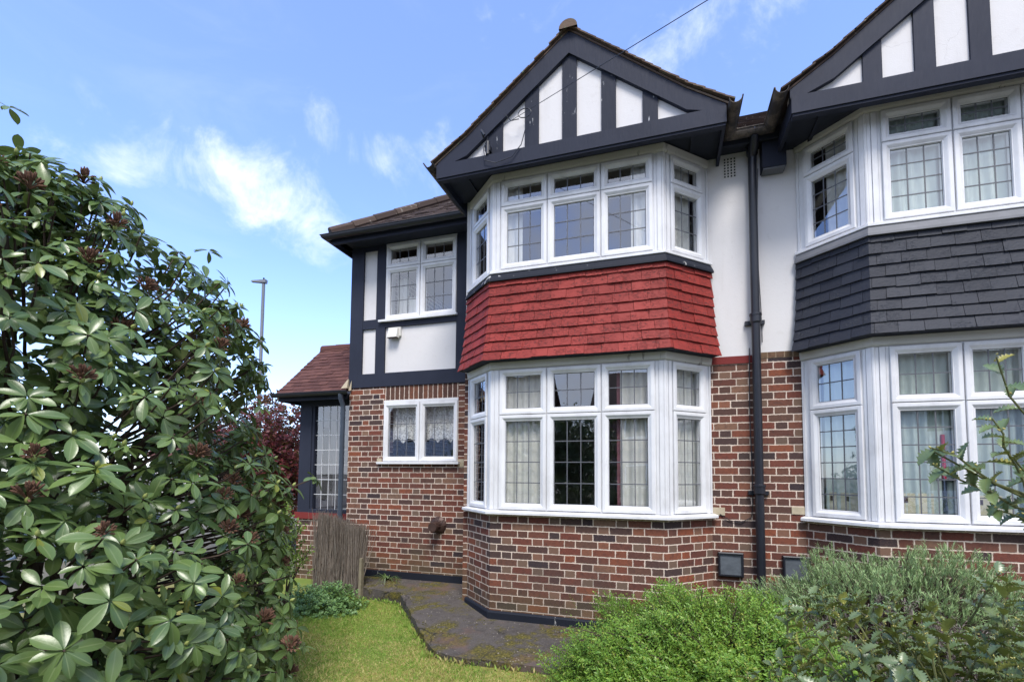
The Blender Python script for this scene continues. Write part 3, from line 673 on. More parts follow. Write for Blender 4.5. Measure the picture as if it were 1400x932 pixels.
# central eaves between the gables
mb=MB(); mb.box(2.35,SPL,-.16,.0,4.615,4.635); mb.box(2.35,SPL,-.19,-.16,4.59,4.72); mb.build('eaves_board',M['soffit'],A)
mb=MB(); V=Vector((0,1,.75)); tiles(mb,(2.2,-.22,4.72),(1,0,0),V,lambda v:0,lambda v:.9,1.0,seed=44); mb.build('valley_roof',M['roof'],A)
mb=MB(); halfround(mb,[(-.655,.30,4.665),(-.655,-.74,4.665)][::1]); mb.build('gutter',M['gutter'],A,smooth=True)
mb=MB(); halfround(mb,[(2.43,-.76,4.665),(2.43,-.245,4.665),(SPL,-.245,4.665)]); mb.build('gutter',M['gutter'],A,smooth=True)
# downpipe with collars
mb=MB(); DX=2.662
mb.tube([(DX,-.235,4.62),(DX,-.20,4.55),(DX,-.10,4.50),(DX,-.085,4.40),(DX,-.085,-.34)],.040,14); 
for z in (4.56,2.83,1.135): mb.tube([(DX,-.085,z-.05),(DX,-.085,z-.04),(DX,-.085,z+.04),(DX,-.085,z+.05)],.0,14,rs=[.044,.053,.053,.044]); mb.tube([(DX,-.085,z+.025),(DX,-.085,z+.045)],.058,14)
for z in (2.80,1.10): mb.box(DX-.09,DX+.09,-.04,.01,z-.02,z+.02)
dp=mb.build('downpipe',M['blackpipe'],A,smooth=True)
mb=MB(); pts=[(DX-.01,-.03,z)if 0 else (DX+.055+.012*math.sin(z*3),-.02,z) for z in np.linspace(4.4,2.6,12)]; mb.tube(pts,.004,5); 
mb.tube([(DX-.055-.005*math.sin(z*4),-.015,z) for z in np.linspace(2.55,1.0,10)]+[(2.60,-.012,.86),(2.50,-.012,.80),(2.40,-.012,.82),(2.31,-.012,.88)],.004,5); mb.build('cable',M['blackpipe'],A)
# air brick
def airbrick(house,fr,u0,u1,z0,z1,t,nc,nr,name='air_brick'):
    mb=MB(); fr.box(mb,u0,u1,z0,z1,-.01,t); o=mb.build(name,M['ventclay'],house,bevel=.003)
    h=MB(); 
    for i in range(nc):
        for j in range(nr):
            cu=u0+(u1-u0)*(i+.5)/nc; cz=z0+(z1-z0)*(j+.5)/nr; fr.box(h,cu-.0075,cu+.0075,cz-.0085,cz+.0085,t-.004,t+.0012)
    h.build('hole',M['dark'],o,kind='stuff'); return o
airbrick(A,main,2.40,2.525,4.36,4.575,.008,4,7)
# plastic vent covers low on the wall
def plate(house,u0,u1,z0,z1):
    mb=MB(); main.ring(mb,u0,u1,z0,z1,[(0,0),(0,.045),(.006,.05),(.018,.05),(.02,.03)]); o=mb.build('vent_cover',M['blackpipe'],house)
    mb=MB(); main.box(mb,u0+.018,u1-.018,z0+.018,z1-.018,0,.034); mb.build('cover_plate',M['steel'],o,bevel=.003)
plate(A,2.285,2.515,.27,.505)
# boiler flue
fx,fz=-1.155,.565
mb=MB(); mb.tube([(fx,E_,fz),(fx,E_-.012,fz),(fx,E_-.035,fz),(fx,E_-.05,fz)],0,20,rs=[.118,.118,.095,.07]); fl=mb.build('flue',M['rust'],A,smooth=True)
mb=MB(); mb.tube([(fx,E_-.03,fz),(fx,E_-.14,fz-.01)],.058,18); mb.tube([(fx,E_-.135,fz-.01),(fx,E_-.15,fz-.01),(fx,E_-.19,fz-.012)],0,18,rs=[.066,.066,.060]); mb.build('flue_cap',M['rust'],fl,smooth=True)
mb=MB()
for k in range(9):
    a=k/9*2*math.pi; mb.tube([(fx+.112*math.cos(a),E_-.01,fz+.112*math.sin(a)),(fx+.10*math.cos(a),E_-.10,fz+.10*math.sin(a)),(fx+.07*math.cos(a),E_-.17,fz+.07*math.sin(a))],.004,5)
mb.build('flue_guard',M['rust'],fl)
# extractor hood on the wing
hx0,hx1,hz0,hz1=-2.005,-1.80,3.195,3.355
mb=MB(); wing.box(mb,hx0,hx1,hz0+.03,hz1,-.02,.012)
p=[wing.P(hx0+.02,.09,hz0),wing.P(hx1-.02,.09,hz0),wing.P(hx1-.02,.01,hz0),wing.P(hx0+.02,.01,hz0),wing.P(hx0+.035,.035,hz1-.01),wing.P(hx1-.035,.035,hz1-.01),wing.P(hx1-.035,.01,hz1-.01),wing.P(hx0+.035,.01,hz1-.01)]
mb.hexa(p); ho=mb.build('extractor_hood',M['offwhite'],A,bevel=.008)
mb=MB(); wing.box(mb,hx0+.03,hx1-.03,hz0-.006,hz0-.001,.02,.085); mb.build('grille',M['rust'],ho)
# phone line bracket and wires on gable
mb=MB(); mb.tube([(-.03,-.66,4.86),(-.03,-.74,4.90),(.01,-.75,4.83)],.012,6); mb.tube([(.02,-.68,4.80),(.02,-.68,4.66)],.022,8); mb.box(-.01,.05,-.69,-.62,4.70,4.76)
br=mb.build('wire_bracket',M['blackpipe'],A)
mb=MB(); mb.tube([(.03,-.70,4.84)]+[(-.02,-.70,4.72),(.0,-.71,4.58),(.12,-.71,4.53),(.30,-.71,4.56),(.40,-.70,4.68),(.44,-.68,4.86)],.005,5)
mb.tube([(.43+.07*math.cos(a),-.69,5.02+.05*math.sin(a)) for a in np.linspace(0,6.9,16)],.005,5); mb.tube([(.22,-.70,5.05),(.28,-.69,4.97),(.37,-.69,4.97)],.005,5); mb.build('wire',M['blackpipe'],A)
# ---- side porch
P_=.87; porch=Fr((0,P_),(1,0)); pr_=empty('porch',(-3.2,P_,-.4)); pr_.parent=A
def pbuild(mb,name,mat,par=pr_,**k):
    o=mb.build(name,mat,None,**k); o.location=(0,0,0); o.parent=par
    if par is pr_: o.matrix_parent_inverse=Matrix.Translation((3.2,-P_,.4))
    return o
mb=MB(); porch.box(mb,-3.69,WX0,-.45,.555,-.2,0); mb.box(-3.69,-3.49,P_+.2,2.6,-.45,.555); pbuild(mb,'porch_brick_wall',M['brick'])
mb=MB(); porch.box(mb,-3.72,WX0+.0,.555,.65,-.2,.03); pbuild(mb,'red_sill',M['redband'],bevel=.006)
mb=MB(); porch.box(mb,-3.69,-3.47,.65,2.42,-.12,0); porch.box(mb,-3.47,WX0,2.30,2.42,-.12,.0); porch.box(mb,-3.47,WX0,.65,.70,-.12,.02); porch.box(mb,-3.47,-3.425,.70,2.30,-.10,-.012)
mb.box(-3.69,-3.55,P_+.12,2.6,2.3,2.42); mb.box(-3.69,-3.55,2.4,2.6,.65,2.3); pbuild(mb,'post',M['timber'],bevel=.004)
mb=MB(); mb.poly([porch.P(-3.425,-.05,.70),porch.P(WX0,-.05,.70),porch.P(WX0,-.05,2.30),porch.P(-3.425,-.05,2.30)]); pbuild(mb,'glass_pane',M['glass'])
mb=MB()
for k in range(1,6): x=-3.425+.785*k/6; porch.box(mb,x-.004,x+.004,.70,2.30,-.049,-.045)
for k in range(1,7): z=.70+1.6*k/7; porch.box(mb,-3.425,WX0,z-.005,z+.005,-.049,-.044)
pbuild(mb,'leading',M['leadwhite'])
# white side door in the far wall of the porch, seen through the front glass
mb=MB(); mb.box(-3.66,-3.60,P_+.12,2.55,.64,.70); mb.box(-3.66,-3.60,2.35,2.55,.70,2.30); mb.box(-3.66,-3.60,P_+.12,1.02,.70,2.3); mb.box(-3.66,-3.60,1.02,2.35,2.16,2.30)
pbuild(mb,'inner_wall',M['porchin'])
dr=MB(); dr.box(-3.65,-3.59,1.02,1.30,.70,2.16); dr.box(-3.65,-3.592,1.46,2.35,.70,2.16); dr.box(-3.65,-3.59,1.30,1.46,.70,.80); dr.box(-3.65,-3.59,1.30,1.46,1.14,1.20); dr.box(-3.65,-3.59,1.30,1.46,2.02,2.16); dr.box(-3.595,-3.575,1.02,1.06,.70,2.16); dr.box(-3.595,-3.575,1.56,1.60,.70,2.1)
dd_=pbuild(dr,'inner_door',M['upvc'])
dr=MB(); dr.box(-3.635,-3.62,1.30,1.46,.80,2.02); o=dr.build('door_glass',M['dark']); o.parent=dd_
dr=MB(); dr.box(-3.59,-3.572,1.49,1.52,.95,1.25); dr.box(-3.575,-3.55,1.42,1.52,1.11,1.13); o=dr.build('handle',M['blackpipe']); o.parent=dd_
EX0,EY,EZ=-3.93,.60,2.45
mb=MB(); mb.box(EX0+.05,WX0-.012,EY+.03,EY+.05,EZ-.10,EZ+.01); mb.box(EX0+.03,EX0+.05,EY+.03,2.7,EZ-.10,EZ+.01); mb.box(EX0+.05,WX0-.012,EY+.05,P_+.02,EZ-.04,EZ-.02); mb.box(EX0+.05,-3.69,P_,2.7,EZ-.04,EZ-.02); pbuild(mb,'eaves_board',M['timber'])
mb=MB(); V=Vector((0,1.05,.98)); LL=V.length; tiles(mb,(EX0,EY,EZ),(1,0,0),V,lambda v:0,lambda v:WX0-.013-EX0,LL,seed=51,lift=.022,th=.016)
tiles(mb,(WX0-.013,EY+2.1,EZ),(-1,0,0),Vector((0,-1.05,.98)),lambda v:0,lambda v:WX0-.013-EX0,LL,seed=52)
q=[(EX0+.02,EY+.02,EZ-.02),(WX0-.013,EY+.02,EZ-.02),(WX0-.013,EY+1.05,EZ+.95),(EX0+.02,EY+1.05,EZ+.95)]; mb.hexa(q+[(x,y,z+.016) for x,y,z in q])
mb.poly([(EX0+.06,EY+.06,EZ),(EX0+.06,EY+2.0,EZ),(EX0+.06,EY+1.05,EZ+.93)])
prf=pbuild(mb,'porch_roof',M['porchroof'])
mb=MB(); x=EX0-.01
while x<WX0-.05:
    x2=min(x+.30,WX0-.015); mb.tube([(x,EY+1.05,EZ+.955),(x2,EY+1.05,EZ+.955)],0,10,rs=[.088,.082]); x+=.29
o=mb.build('ridge_tiles',M['porchroof']); o.parent=prf
mb=MB(); halfround(mb,[(EX0-.03,EY-.035,EZ+.0),(WX0+.06,EY-.035,EZ)],r=.05); pbuild(mb,'gutter',M['blackpipe'],smooth=True)
mb=MB(); dx=-2.715; mb.tube([(dx,EY-.035,EZ-.03),(dx,EY-.03,EZ-.10),(dx+.0,EY+.02,EZ-.18),(dx,EY+.03,EZ-.25),(dx,EY+.03,-.3)],.036,12); pbuild(mb,'downpipe',M['greypipe'],smooth=True)
mb=MB(); mb.poly([(WX0-.0,.64,2.47),(WX0+.05,.64,2.47),(WX0+.05,.645,2.62)]); mb.hexa([(WX0-.10,.60,2.50),(WX0+.0,.60,2.50),(WX0,.66,2.50),(WX0-.10,.66,2.5),(WX0-.03,.64,2.62),(WX0-.0,.64,2.64),(WX0,.66,2.64),(WX0-.03,.66,2.62)]); pbuild(mb,'mortar_fillet',M['cement'])
# ================================================================== RIGHT HOUSE
B=empty('semi_detached_house',(4.4,0,0)); B.location=(0,0,0); tag(B,'right-hand neighbouring house with charcoal tile hanging on its bay','house')
RX=3.515; RW=1.70
f1,l1,r1,_=bay(B,RX,RW,M['darktile'],'tile_hanging',[(3,2),(3,6),(3,2),(3,4)],M['flash'],mulls=[RX+.11,4.137,4.600,RX+RW-.11],seed=9)
bx=RX-RUN
mb=MB(); main.box(mb,SPL,bx,-.45,2.44,-.25,.0015); mb.build('brick_wall',M['brick'],B)
mb=MB(); main.box(mb,SPL,bx,2.44,2.50,-.25,.006,swap=True); mb.build('creasing_course',M['tancourse'],B)
mb=MB(); main.box(mb,SPL,bx,2.50,4.66,-.25,.0055); mb.build('render_wall',M['render'],B)
mb=MB(); x2=RX+RW+RUN; main.box(mb,x2,8.6,-.45,2.44,-.25,0); mb.box(8.4,8.6,.25,7,-.45,4.66); mb.box(SPL,8.4,7,7.25,-.45,4.66); mb.build('side_wall',M['brick'],B)
mb=MB(); main.box(mb,x2,8.6,2.44,4.66,-.25,0); mb.build('render_wall',M['render'],B)
mb=MB(); mb.box(SPL,8.4,.02,7,2.43,2.51); mb.box(SPL,8.4,.02,7,4.67,4.72); mb.box(SPL,8.4,.02,7,-.1,-.04); mb.build('floor',M['plasterin'],B)
mb=MB(); mb.box(SPL,8.4,3.6,3.7,-.1,4.66); mb.box(6.2,6.3,.26,4,-.1,4.66); mb.box(2.66,2.75,.26,4,-.1,4.66); mb.build('interior_wall',M['void'],B)
gable(B,4.305,-.60,4.61,1.44,5.83,[(3.45,3.59),(3.82,3.965),(4.195,4.335),(4.61,4.75),(4.98,5.12)],.80,False,60,depth=3.4)
mb=MB(); mb.box(SPL+.001,2.90,-.16,0,4.615,4.635); mb.box(SPL+.001,2.90,-.19,-.16,4.59,4.72); mb.build('eaves_board',M['soffit'],B)
mb=MB(); V=Vector((0,1,.75)); tiles(mb,(2.66,-.22,4.72),(1,0,0),V,lambda v:0,lambda v:5.9,3.5,seed=45); mb.build('valley_roof',M['roof'],B)
mb=MB(); halfround(mb,[(SPL+.001,-.245,4.665),(2.80,-.245,4.665),(2.80,-.76,4.665)]); mb.build('gutter',M['gutter'],B,smooth=True)
mb=MB(); mb.box(2.745,2.96,-.14,0.0,4.33,4.60); o=mb.build('wall_box',M['timber'],B,bevel=.008)
mb=MB(); mb.box(2.755,2.95,-.13,-.01,4.315,4.328); mb.build('box_grille',M['flash'],o)
plate(B,2.86,3.095,.265,.50)
mb=MB(); main.box(mb,bx-.12,bx-.004,.90,.97,-.02,.010); mb.build('sill_mortar',M['cement'],B,bevel=.01)
# ================================================================== curtains and window-sill things
G1='white curtains in the bay of the red-tiled house'
curtain('curtain',f0,.14,.60,.95,2.36,-.085,M['curtain'],label='white curtain filling the left pane of the lower bay window under the red tiles',group=G1,seed=1)
curtain('curtain',f0,1.36,1.70,.95,2.36,-.085,M['curtain'],label='white curtain in the right front pane of the lower bay window under the red tiles',group=G1,seed=2)
curtain('curtain',r0,.17,.52,.95,2.36,-.085,M['curtain'],label='white curtain in the angled right side of the lower bay window under the red tiles',group=G1,seed=3)
curtain('curtain_edge',f0,1.325,1.36,.95,2.36,-.095,M['floral'],amp=.006,label='pink floral border hanging beside the white curtain, lower front bay window of left house',cat='curtain border',seed=4)
curtain('curtain_edge',r0,.125,.16,.95,2.36,-.095,M['floral'],amp=.006,label='pink floral border of the curtain in the angled right lower bay pane, left house',cat='curtain border',seed=5)
curtain('curtain_edge',f0,.575,.60,.95,1.82,-.095,M['floral'],amp=.006,label='thin floral border on the right edge of the leftmost lower bay curtain',cat='curtain border',seed=6)
curtain('curtain',f0,.15,.31,3.52,4.46,-.085,M['curtain'],label='narrow white curtain at the left of the upper bay window above the red tiles',group=G1,seed=7)
curtain('curtain',f0,1.48,1.70,3.52,4.46,-.085,M['curtain'],label='white curtain at the right front of the upper bay window above the red tiles',group=G1,seed=8)
curtain('curtain',r0,.20,.46,3.52,4.46,-.085,M['curtain'],label='gathered white curtain in the angled right pane of the upper bay above the red tiles',group=G1,seed=9)
curtain('curtain',l0,.08,.30,3.52,4.46,-.2,M['curtain'],label='white curtain behind the angled left pane of the upper bay above the red tiles',group=G1,seed=10)
curtain('lace_curtain',wing,-1.98,-1.50,1.69,2.25,-.13,M['lace'],amp=.012,wl=.10,label='scalloped lace half curtain in the left pane of the small wing window',cat='lace curtain',seed=11,scallop=.07)
curtain('lace_curtain',wing,-1.43,-.94,1.69,2.25,-.13,M['lace'],amp=.012,wl=.10,label='scalloped lace half curtain in the right pane of the small wing window',cat='lace curtain',seed=12,scallop=.07)
curtain('curtain',wing,-2.0,-1.80,3.50,4.15,-.2,M['curtain'],label='white net curtain low in the left pane of the upper wing window',seed=13)
curtain('curtain',wing,-1.80,-1.54,3.50,3.85,-.2,M['curtain'],label='short piece of white net curtain at the bottom middle of the upper wing window',seed=14)
G2='pale curtains in the bay of the right-hand house'
curtain('curtain',f1,.14,.585,3.52,4.46,-.085,M['sheer'],label='pale sage curtain behind the left front upper pane of the right-hand house bay',group=G2,seed=15)
curtain('curtain',f1,.62,1.60,3.52,4.46,-.085,M['sheer'],label='pale sage curtain across the second and third upper front panes, right-hand house bay',group=G2,seed=16)
curtain('curtain_tie',f1,.80,.86,3.52,4.46,-.11,M['mauve'],amp=.004,label='mauve strip hanging in the second upper front pane of the right-hand house',cat='curtain border',seed=17)
curtain('curtain',l1,.24,.52,3.52,4.46,-.085,M['curtain'],gather=.5,label='white curtain swept aside in the angled upper pane of the right-hand house',group=G2,seed=18)
curtain('curtain',f1,.14,.585,.95,2.36,-.085,M['sheer'],label='pale sage curtain behind the left front lower pane of the right-hand house bay',group=G2,seed=19)
curtain('curtain',f1,.62,1.60,.95,2.36,-.085,M['sheer'],label='pale sage curtain across the second and third lower front panes, right-hand house bay',group=G2,seed=20)
curtain('curtain',l1,.16,.52,.95,2.36,-.085,M['sheer'],label='pale sage curtain in the angled lower pane of the right-hand house',group=G2,seed=21)
cream=flat('cream_card_box',(.55,.52,.38),.7,.3,10,.1)
for fr,u0,u1,h,lb in ((l1,.15,.25,.17,'narrow cream box on the sill behind the angled lower window of the right-hand house'),(l1,.28,.50,.17,'wide cream box on the sill behind the angled lower window, right-hand house'),(f1,.17,.42,.18,'cream box on the sill in the left front lower pane of the right-hand house'),(f1,.68,.95,.17,'pale box on the sill in the second front lower pane of the right-hand house')):
    mb=MB(); fr.box(mb,u0,u1,.905,.95+h,-.105,-.075); o=mb.build('box',cream,None,bevel=.006); tag(o,lb,'box')
    mb=MB(); fr.box(mb,u0+.04,u0+.07,.95+h*.55,.95+h*.8,-.077,-.073); mb.build('label',M['rust'],o)
redc=flat('red_candle_wax',(.42,.03,.06),.4,.5)
t_=empty('candle_holder',f1.P(.50,-.075,.905)); tag(t_,'tall red candle in a dark leafy holder in the lower right-hand house window','candle')
bx_,by_,_z=f1.P(.50,-.075,.905)
mb=MB(); mb.tube([(0,0,0),(0,0,.02),(0,0,.03),(0,0,.33)],0,10,rs=[.035,.035,.012,.012]); o=mb.build('stem',M['greypipe'],t_,smooth=True)
mb=MB(); mb.tube([(0,0,.34),(0,0,.72)],.014,10); mb.build('candle',redc,t_,smooth=True)
mb=MB()
for k in range(12):
    a=k/12*6.283; mb.poly([(0,0,.34),(.05*math.cos(a-.2),.05*math.sin(a-.2),.33),(.085*math.cos(a),.085*math.sin(a),.36),(.05*math.cos(a+.2),.05*math.sin(a+.2),.35)])
mb.build('leaf_ring',M['blackpipe'],t_)
# ================================================================== plants
def leaf_mat(name,c1,c2,under,rough=.4,mid=None,yellow=None,ya=.05,trans=.15,spec=.5):
    t,b,fin=material(name); r=t.geo('Random Per Island'); P=t.geo(); u=t.sep(t.uv())
    col=t.mix(r,c1,c2); col=t.mix(t.m('MULTIPLY',t.noise(3,P,3),.5),col,tuple(x*.6 for x in c1))
    if yellow:
        r2=t.m('FRACT',t.m('MULTIPLY',r,37.7)); col=t.mix(t.m('MULTIPLY',t.m('LESS_THAN',r2,ya),.8),col,yellow)
    if mid:
        d=t.m('ABSOLUTE',t.m('SUBTRACT',u[0],.5)); col=t.mix(t.m('MULTIPLY',t.sm(d,.07,.02),.6),col,mid)
        vein=t.m('SINE',t.m('ADD',t.m('MULTIPLY',u[1],60.),t.m('MULTIPLY',d,-50.))); col=t.mix(t.m('MULTIPLY',t.sm(vein,.5,1.),.13),col,mid)
    col=t.mix(t.geo('Backfacing'),col,under)
    fin(col,rough,t.bump(t.noise(70,P,2),.15,.003),spec)
    b.inputs['Subsurface Weight'].default_value=0
    if trans:
        tl=t.new('ShaderNodeBsdfTranslucent'); t.set(tl.inputs[0],t.mix(.5,col,(.16,.26,.03))); mx=t.new('ShaderNodeMixShader'); mx.inputs[0].default_value=trans
        t.l.new(b.outputs[0],mx.inputs[1]); t.l.new(tl.outputs[0],mx.inputs[2]); t.l.new(mx.outputs[0],t.n['Material Output'].inputs[0])
    return bpy.data.materials[name]
M['rleaf']=leaf_mat('leathery_dark_leaf',(.070,.125,.036),(.165,.245,.072),(.17,.22,.085),.30,(.20,.26,.11),(.20,.22,.03),.012,.12)
M['hleaf']=leaf_mat('glossy_spiny_leaf',(.095,.155,.065),(.22,.285,.12),(.33,.35,.09),.32,(.14,.18,.07),(.30,.26,.03),.03,.08,.6)
M['boxleaf']=leaf_mat('small_fresh_green_leaf',(.12,.27,.035),(.30,.47,.065),(.26,.38,.10),.45,None,(.30,.33,.06),.10,.25)
M['lavleaf']=leaf_mat('grey_green_needle',(.24,.37,.15),(.38,.52,.24),(.34,.44,.24),.6,None,(.14,.10,.075),.16,.15,.3)
M['limeleaf']=leaf_mat('lime_green_leaf',(.17,.27,.045),(.27,.38,.07),(.2,.28,.08),.45,None,None,0,.3)
M['coverleaf']=leaf_mat('mid_green_ground_leaf',(.14,.27,.08),(.20,.34,.11),(.2,.27,.12),.5,None,None,0,.2)
M['acerleaf']=leaf_mat('deep_red_leaf',(.085,.010,.018),(.19,.026,.034),(.13,.018,.026),.5,None,(.16,.04,.03),.1,.3)
M['hedgeleaf']=leaf_mat('hedge_leaf',(.03,.06,.015),(.07,.11,.025),(.05,.08,.03),.5,None,None,0,.15)
def grass_mat():
    t,b,fin=material('mown_grass_blade'); r=t.geo('Random Per Island'); P=t.geo(); y=t.sep(P)[1]
    g=t.mix(r,(.17,.30,.045),(.34,.46,.10)); d=t.mix(r,(.42,.36,.13),(.62,.54,.24))
    n=t.noise(2.6,P,5,.65); dry=t.sm(t.m('ADD',n,t.m('MULTIPLY',t.m('SUBTRACT',-1.15,y),.22)),.42,.66)
    pick=t.m('LESS_THAN',t.m('FRACT',t.m('MULTIPLY',r,17.3)),t.m('ADD',.08,t.m('MULTIPLY',dry,.48)))
    c=t.mix(pick,g,d); c=t.mix(t.m('MULTIPLY',t.sm(t.noise(9,P,3),.5,.7),.4),c,(.10,.19,.03))
    fin(c,.6,None,.2); tl=t.new('ShaderNodeBsdfTranslucent'); t.set(tl.inputs[0],c); mx=t.new('ShaderNodeMixShader'); mx.inputs[0].default_value=.35
    t.l.new(b.outputs[0],mx.inputs[1]); t.l.new(tl.outputs[0],mx.inputs[2]); t.l.new(mx.outputs[0],t.n['Material Output'].inputs[0]); return bpy.data.materials['mown_grass_blade']
M['grass']=grass_mat()
M['strap']=leaf_mat('strap_leaf',(.08,.15,.03),(.14,.22,.05),(.1,.16,.05),.4,None,None,0,.2)
M['bark']=flat('brown_twig_bark',(.07,.05,.04),.85,.2,20,.4,.5,60)
M['greenstem']=flat('green_brown_stem',(.12,.13,.05),.6,.3,20,.4)
M['seed']=flat('dry_brown_flower_truss',(.125,.066,.044),.8,.2,60,.7)
M['bud']=flat('pale_green_bud',(.28,.32,.10),.5,.4,20,.2)
def leaf_template(n=6,wf=lambda t:math.sin(math.pi*t**.9)**.75,w=.36,fold=.07,curl=.22,tipdrop=0):
    v=[];uv=[]
    for i in range(n+1):
        t=i/n; x=w*.5*max(wf(t),.02 if 0<i<n else .0); z=-curl*t*t
        zf=fold*min(1,wf(t)*2)
        v+=[(-x,t,z+zf*x*3),(0,t,z),(x,t,z+zf*x*3)]; uv+=[(0 if i not in(0,n) else .3,t),(.5,t),(1 if i not in (0,n) else .7,t)]
    f=[]
    for i in range(n):
        a=i*3; f+=[(a,a+1,a+4,a+3),(a+1,a+2,a+5,a+4)]
    return v,f,uv
def whorls(P,A,rng,nl=(7,10),size=(.10,.15),elev=(-25,30),aspect=(.9,1.15)):
    """leaf rosettes: P tips, A axes -> arrays of matrices and positions"""
    mats=[];pos=[]
    for p,a in zip(P,A):
        n=rng.integers(nl[0],nl[1]+1); a=a/np.linalg.norm(a)
        e1=np.cross(a,[.3,.2,1.]); e1/=np.linalg.norm(e1); e2=np.cross(a,e1); ph=rng.uniform(0,6.28); s0=rng.uniform(*size)
        for k in range(n):
            th=ph+k*2.39996+rng.normal(0,.15); rad=e1*math.cos(th)+e2*math.sin(th)
            el=math.radians(rng.uniform(*elev)); y=rad*math.cos(el)+a*math.sin(el); y=y+np.array([0,0,-.18])*rng.uniform(0,1.2)
            nn=a*math.cos(el)-rad*math.sin(el)+np.array([0,0,.15])+rng.normal(0,.12,3)
            s=s0*rng.uniform(.60,1.18)
            mats.append(leafmats(y[None],nn[None],np.array([s]),np.array([s*rng.uniform(*aspect)]))[0]); pos.append(p+rad*.006-a*.012*k/n)
    return np.array(mats),np.array(pos)
# ---- large rhododendron
SH=empty('rhododendron',(-1.95,-3.42,GZ)); tag(SH,'huge dark rhododendron with brown seed heads filling the left foreground','shrub')
inv=Matrix.Translation((1.95,3.42,-GZ))
def adopt(o,p,iv): o.parent=p; o.matrix_parent_inverse=iv; return o
RC=np.array([-1.95,-3.42])
prof_h=[-.4,.2,.8,1.1,1.4,1.75,2.14,2.35,2.6,2.86,3.06,3.18]; prof_r=[1.48,1.60,1.60,1.46,1.28,1.24,1.22,1.10,.92,.66,.36,.08]
def rad_at(z): return np.interp(z,prof_h,prof_r)
def lump(th,z): return .10*np.sin(3.1*th+1.3+1.7*z)+.07*np.sin(7.3*th-2.9*z)+.06*np.sin(5*z+2*th)
def bush_points(n,rng,inset=(0,.06),jitter=.05,thr=(-2.7,1.6)):
    out=[];nor=[]
    while len(out)<n:
        z=rng.uniform(-.34,3.14); th=rng.uniform(*thr)
        r=rad_at(z)
        if rng.uniform()*1.8>r+.35: continue
        r2=max(r+lump(th,z)*min(1,r)-rng.uniform(*inset),.02)
        dz=.05; sl=(rad_at(z+dz)-rad_at(z-dz))/(2*dz)
        nv=np.array([math.cos(th),math.sin(th),-sl]); nv/=np.linalg.norm(nv)
        out.append([RC[0]+r2*math.cos(th),RC[1]+r2*math.sin(th),z]); nor.append(nv)
    p=np.array(out)+rng.normal(0,jitter,(n,3)); return p,np.array(nor)
rg=np.random.default_rng(5)
p1,n1_=bush_points(950,rg,(-.02,.10),.035); _po,_no=bush_points(60,rg,(-.27,-.06),.03); _k=(np.linalg.norm(_po-np.array([1.79,-5.27,1.27]),axis=1)>2.3)&(_po[:,2]>.75)&(_po[:,2]<2.3); NP0=len(p1); p1=np.concatenate([p1,_po[_k]]); n1_=np.concatenate([n1_,_no[_k]])
p2,n2__=bush_points(900,rg,(.14,.38),.05); p3,n3_=bush_points(1000,rg,(.4,1.0),.10,(-3.1,3.1))
def axes(nv,rng,up=.75,j=.35): return nrm(nv+np.array([0,0,up])+rng.normal(0,j,nv.shape))
m1,q1=whorls(p1,axes(n1_,rg,.55,.33),rg,(6,11),(.080,.130),(-38,24)); m2,q2=whorls(p2,axes(n2__,rg,.6,.4),rg,(5,8),(.09,.13),(-30,30)); m3,q3=whorls(p3,axes(n3_,rg,.8,.5),rg,(5,7),(.10,.14),(-30,30))
tv,tf,tuv=leaf_template(7,lambda t:(math.sin(math.pi*t**1.25)**.68 if 0<t<1 else 0),w=.40,curl=.17,fold=.10)
cp=np.array([1.7895,-5.2667,1.2727])
mm=np.concatenate([m1,m2,m3]); qq=np.concatenate([q1,q2,q3]); keep=np.linalg.norm(qq-cp,axis=1)>1.05
adopt(scatter('foliage',tv,tf,tuv,mm[keep],qq[keep],M['rleaf'],None,smooth=True),SH,inv)
mb=MB()
rs_=random.Random(8)
def twig(mb,a,b,r0,r1,sag=.0,n=5,wob=.03):
    a=Vector(a);b=Vector(b); pts=[];L=(b-a).length
    for i in range(n+1):
        t=i/n; p=a.lerp(b,t)+Vector((rs_.uniform(-1,1),rs_.uniform(-1,1),rs_.uniform(-1,1)))*wob*L*(0 if i in(0,n) else 1); p.z+=sag*L*math.sin(math.pi*t); pts.append(p)
    mb.tube(pts,0,5,rs=[r0+(r1-r0)*i/n for i in range(n+1)]); return pts
for i in range(26):
    a=i/26*6.283; j=(RC[0]+.25*math.cos(a),RC[1]+.25*math.sin(a),GZ-.02); k=(RC[0]+rs_.uniform(.6,1.2)*math.cos(a),RC[1]+rs_.uniform(.6,1.2)*math.sin(a),rs_.uniform(.4,2.2))
    twig(mb,j,k,.035,.012,.12,7)
adopt(mb.build('trunk',M['bark'],None,smooth=True),SH,inv)
mb=MB()
for i in list(range(0,NP0,2))+list(range(NP0,len(p1))):
    p=p1[i]; n_=n1_[i]; c=np.array([RC[0]+(p[0]-RC[0])*.55,RC[1]+(p[1]-RC[1])*.55,p[2]*.8]); twig(mb,c,p,.009,.004,-.05,4)
adopt(mb.build('branch',M['bark'],None,smooth=True),SH,inv)
# buds at rosette centres
bud=MB(); bud.tube([(0,0,0),(0,0,.006),(0,0,.016),(0,0,.026)],0,6,rs=[.004,.008,.007,.001])
bv=bud.v; bf=[f for f in bud.f if len(f)==4]
ax=axes(n1_,np.random.default_rng(5),.55,.1); sel=rg.uniform(size=len(p1))<.30
bm_=leafmats(np.cross(ax[sel],[[1,.1,0]]),ax[sel],np.full(sel.sum(),1.25)); bo=scatter('bud',bv,bf,[(0,0)]*len(bv),bm_,p1[sel]+ax[sel]*.004,M['bud'],None,smooth=True); bo['kind']='stuff'; adopt(bo,SH,inv)
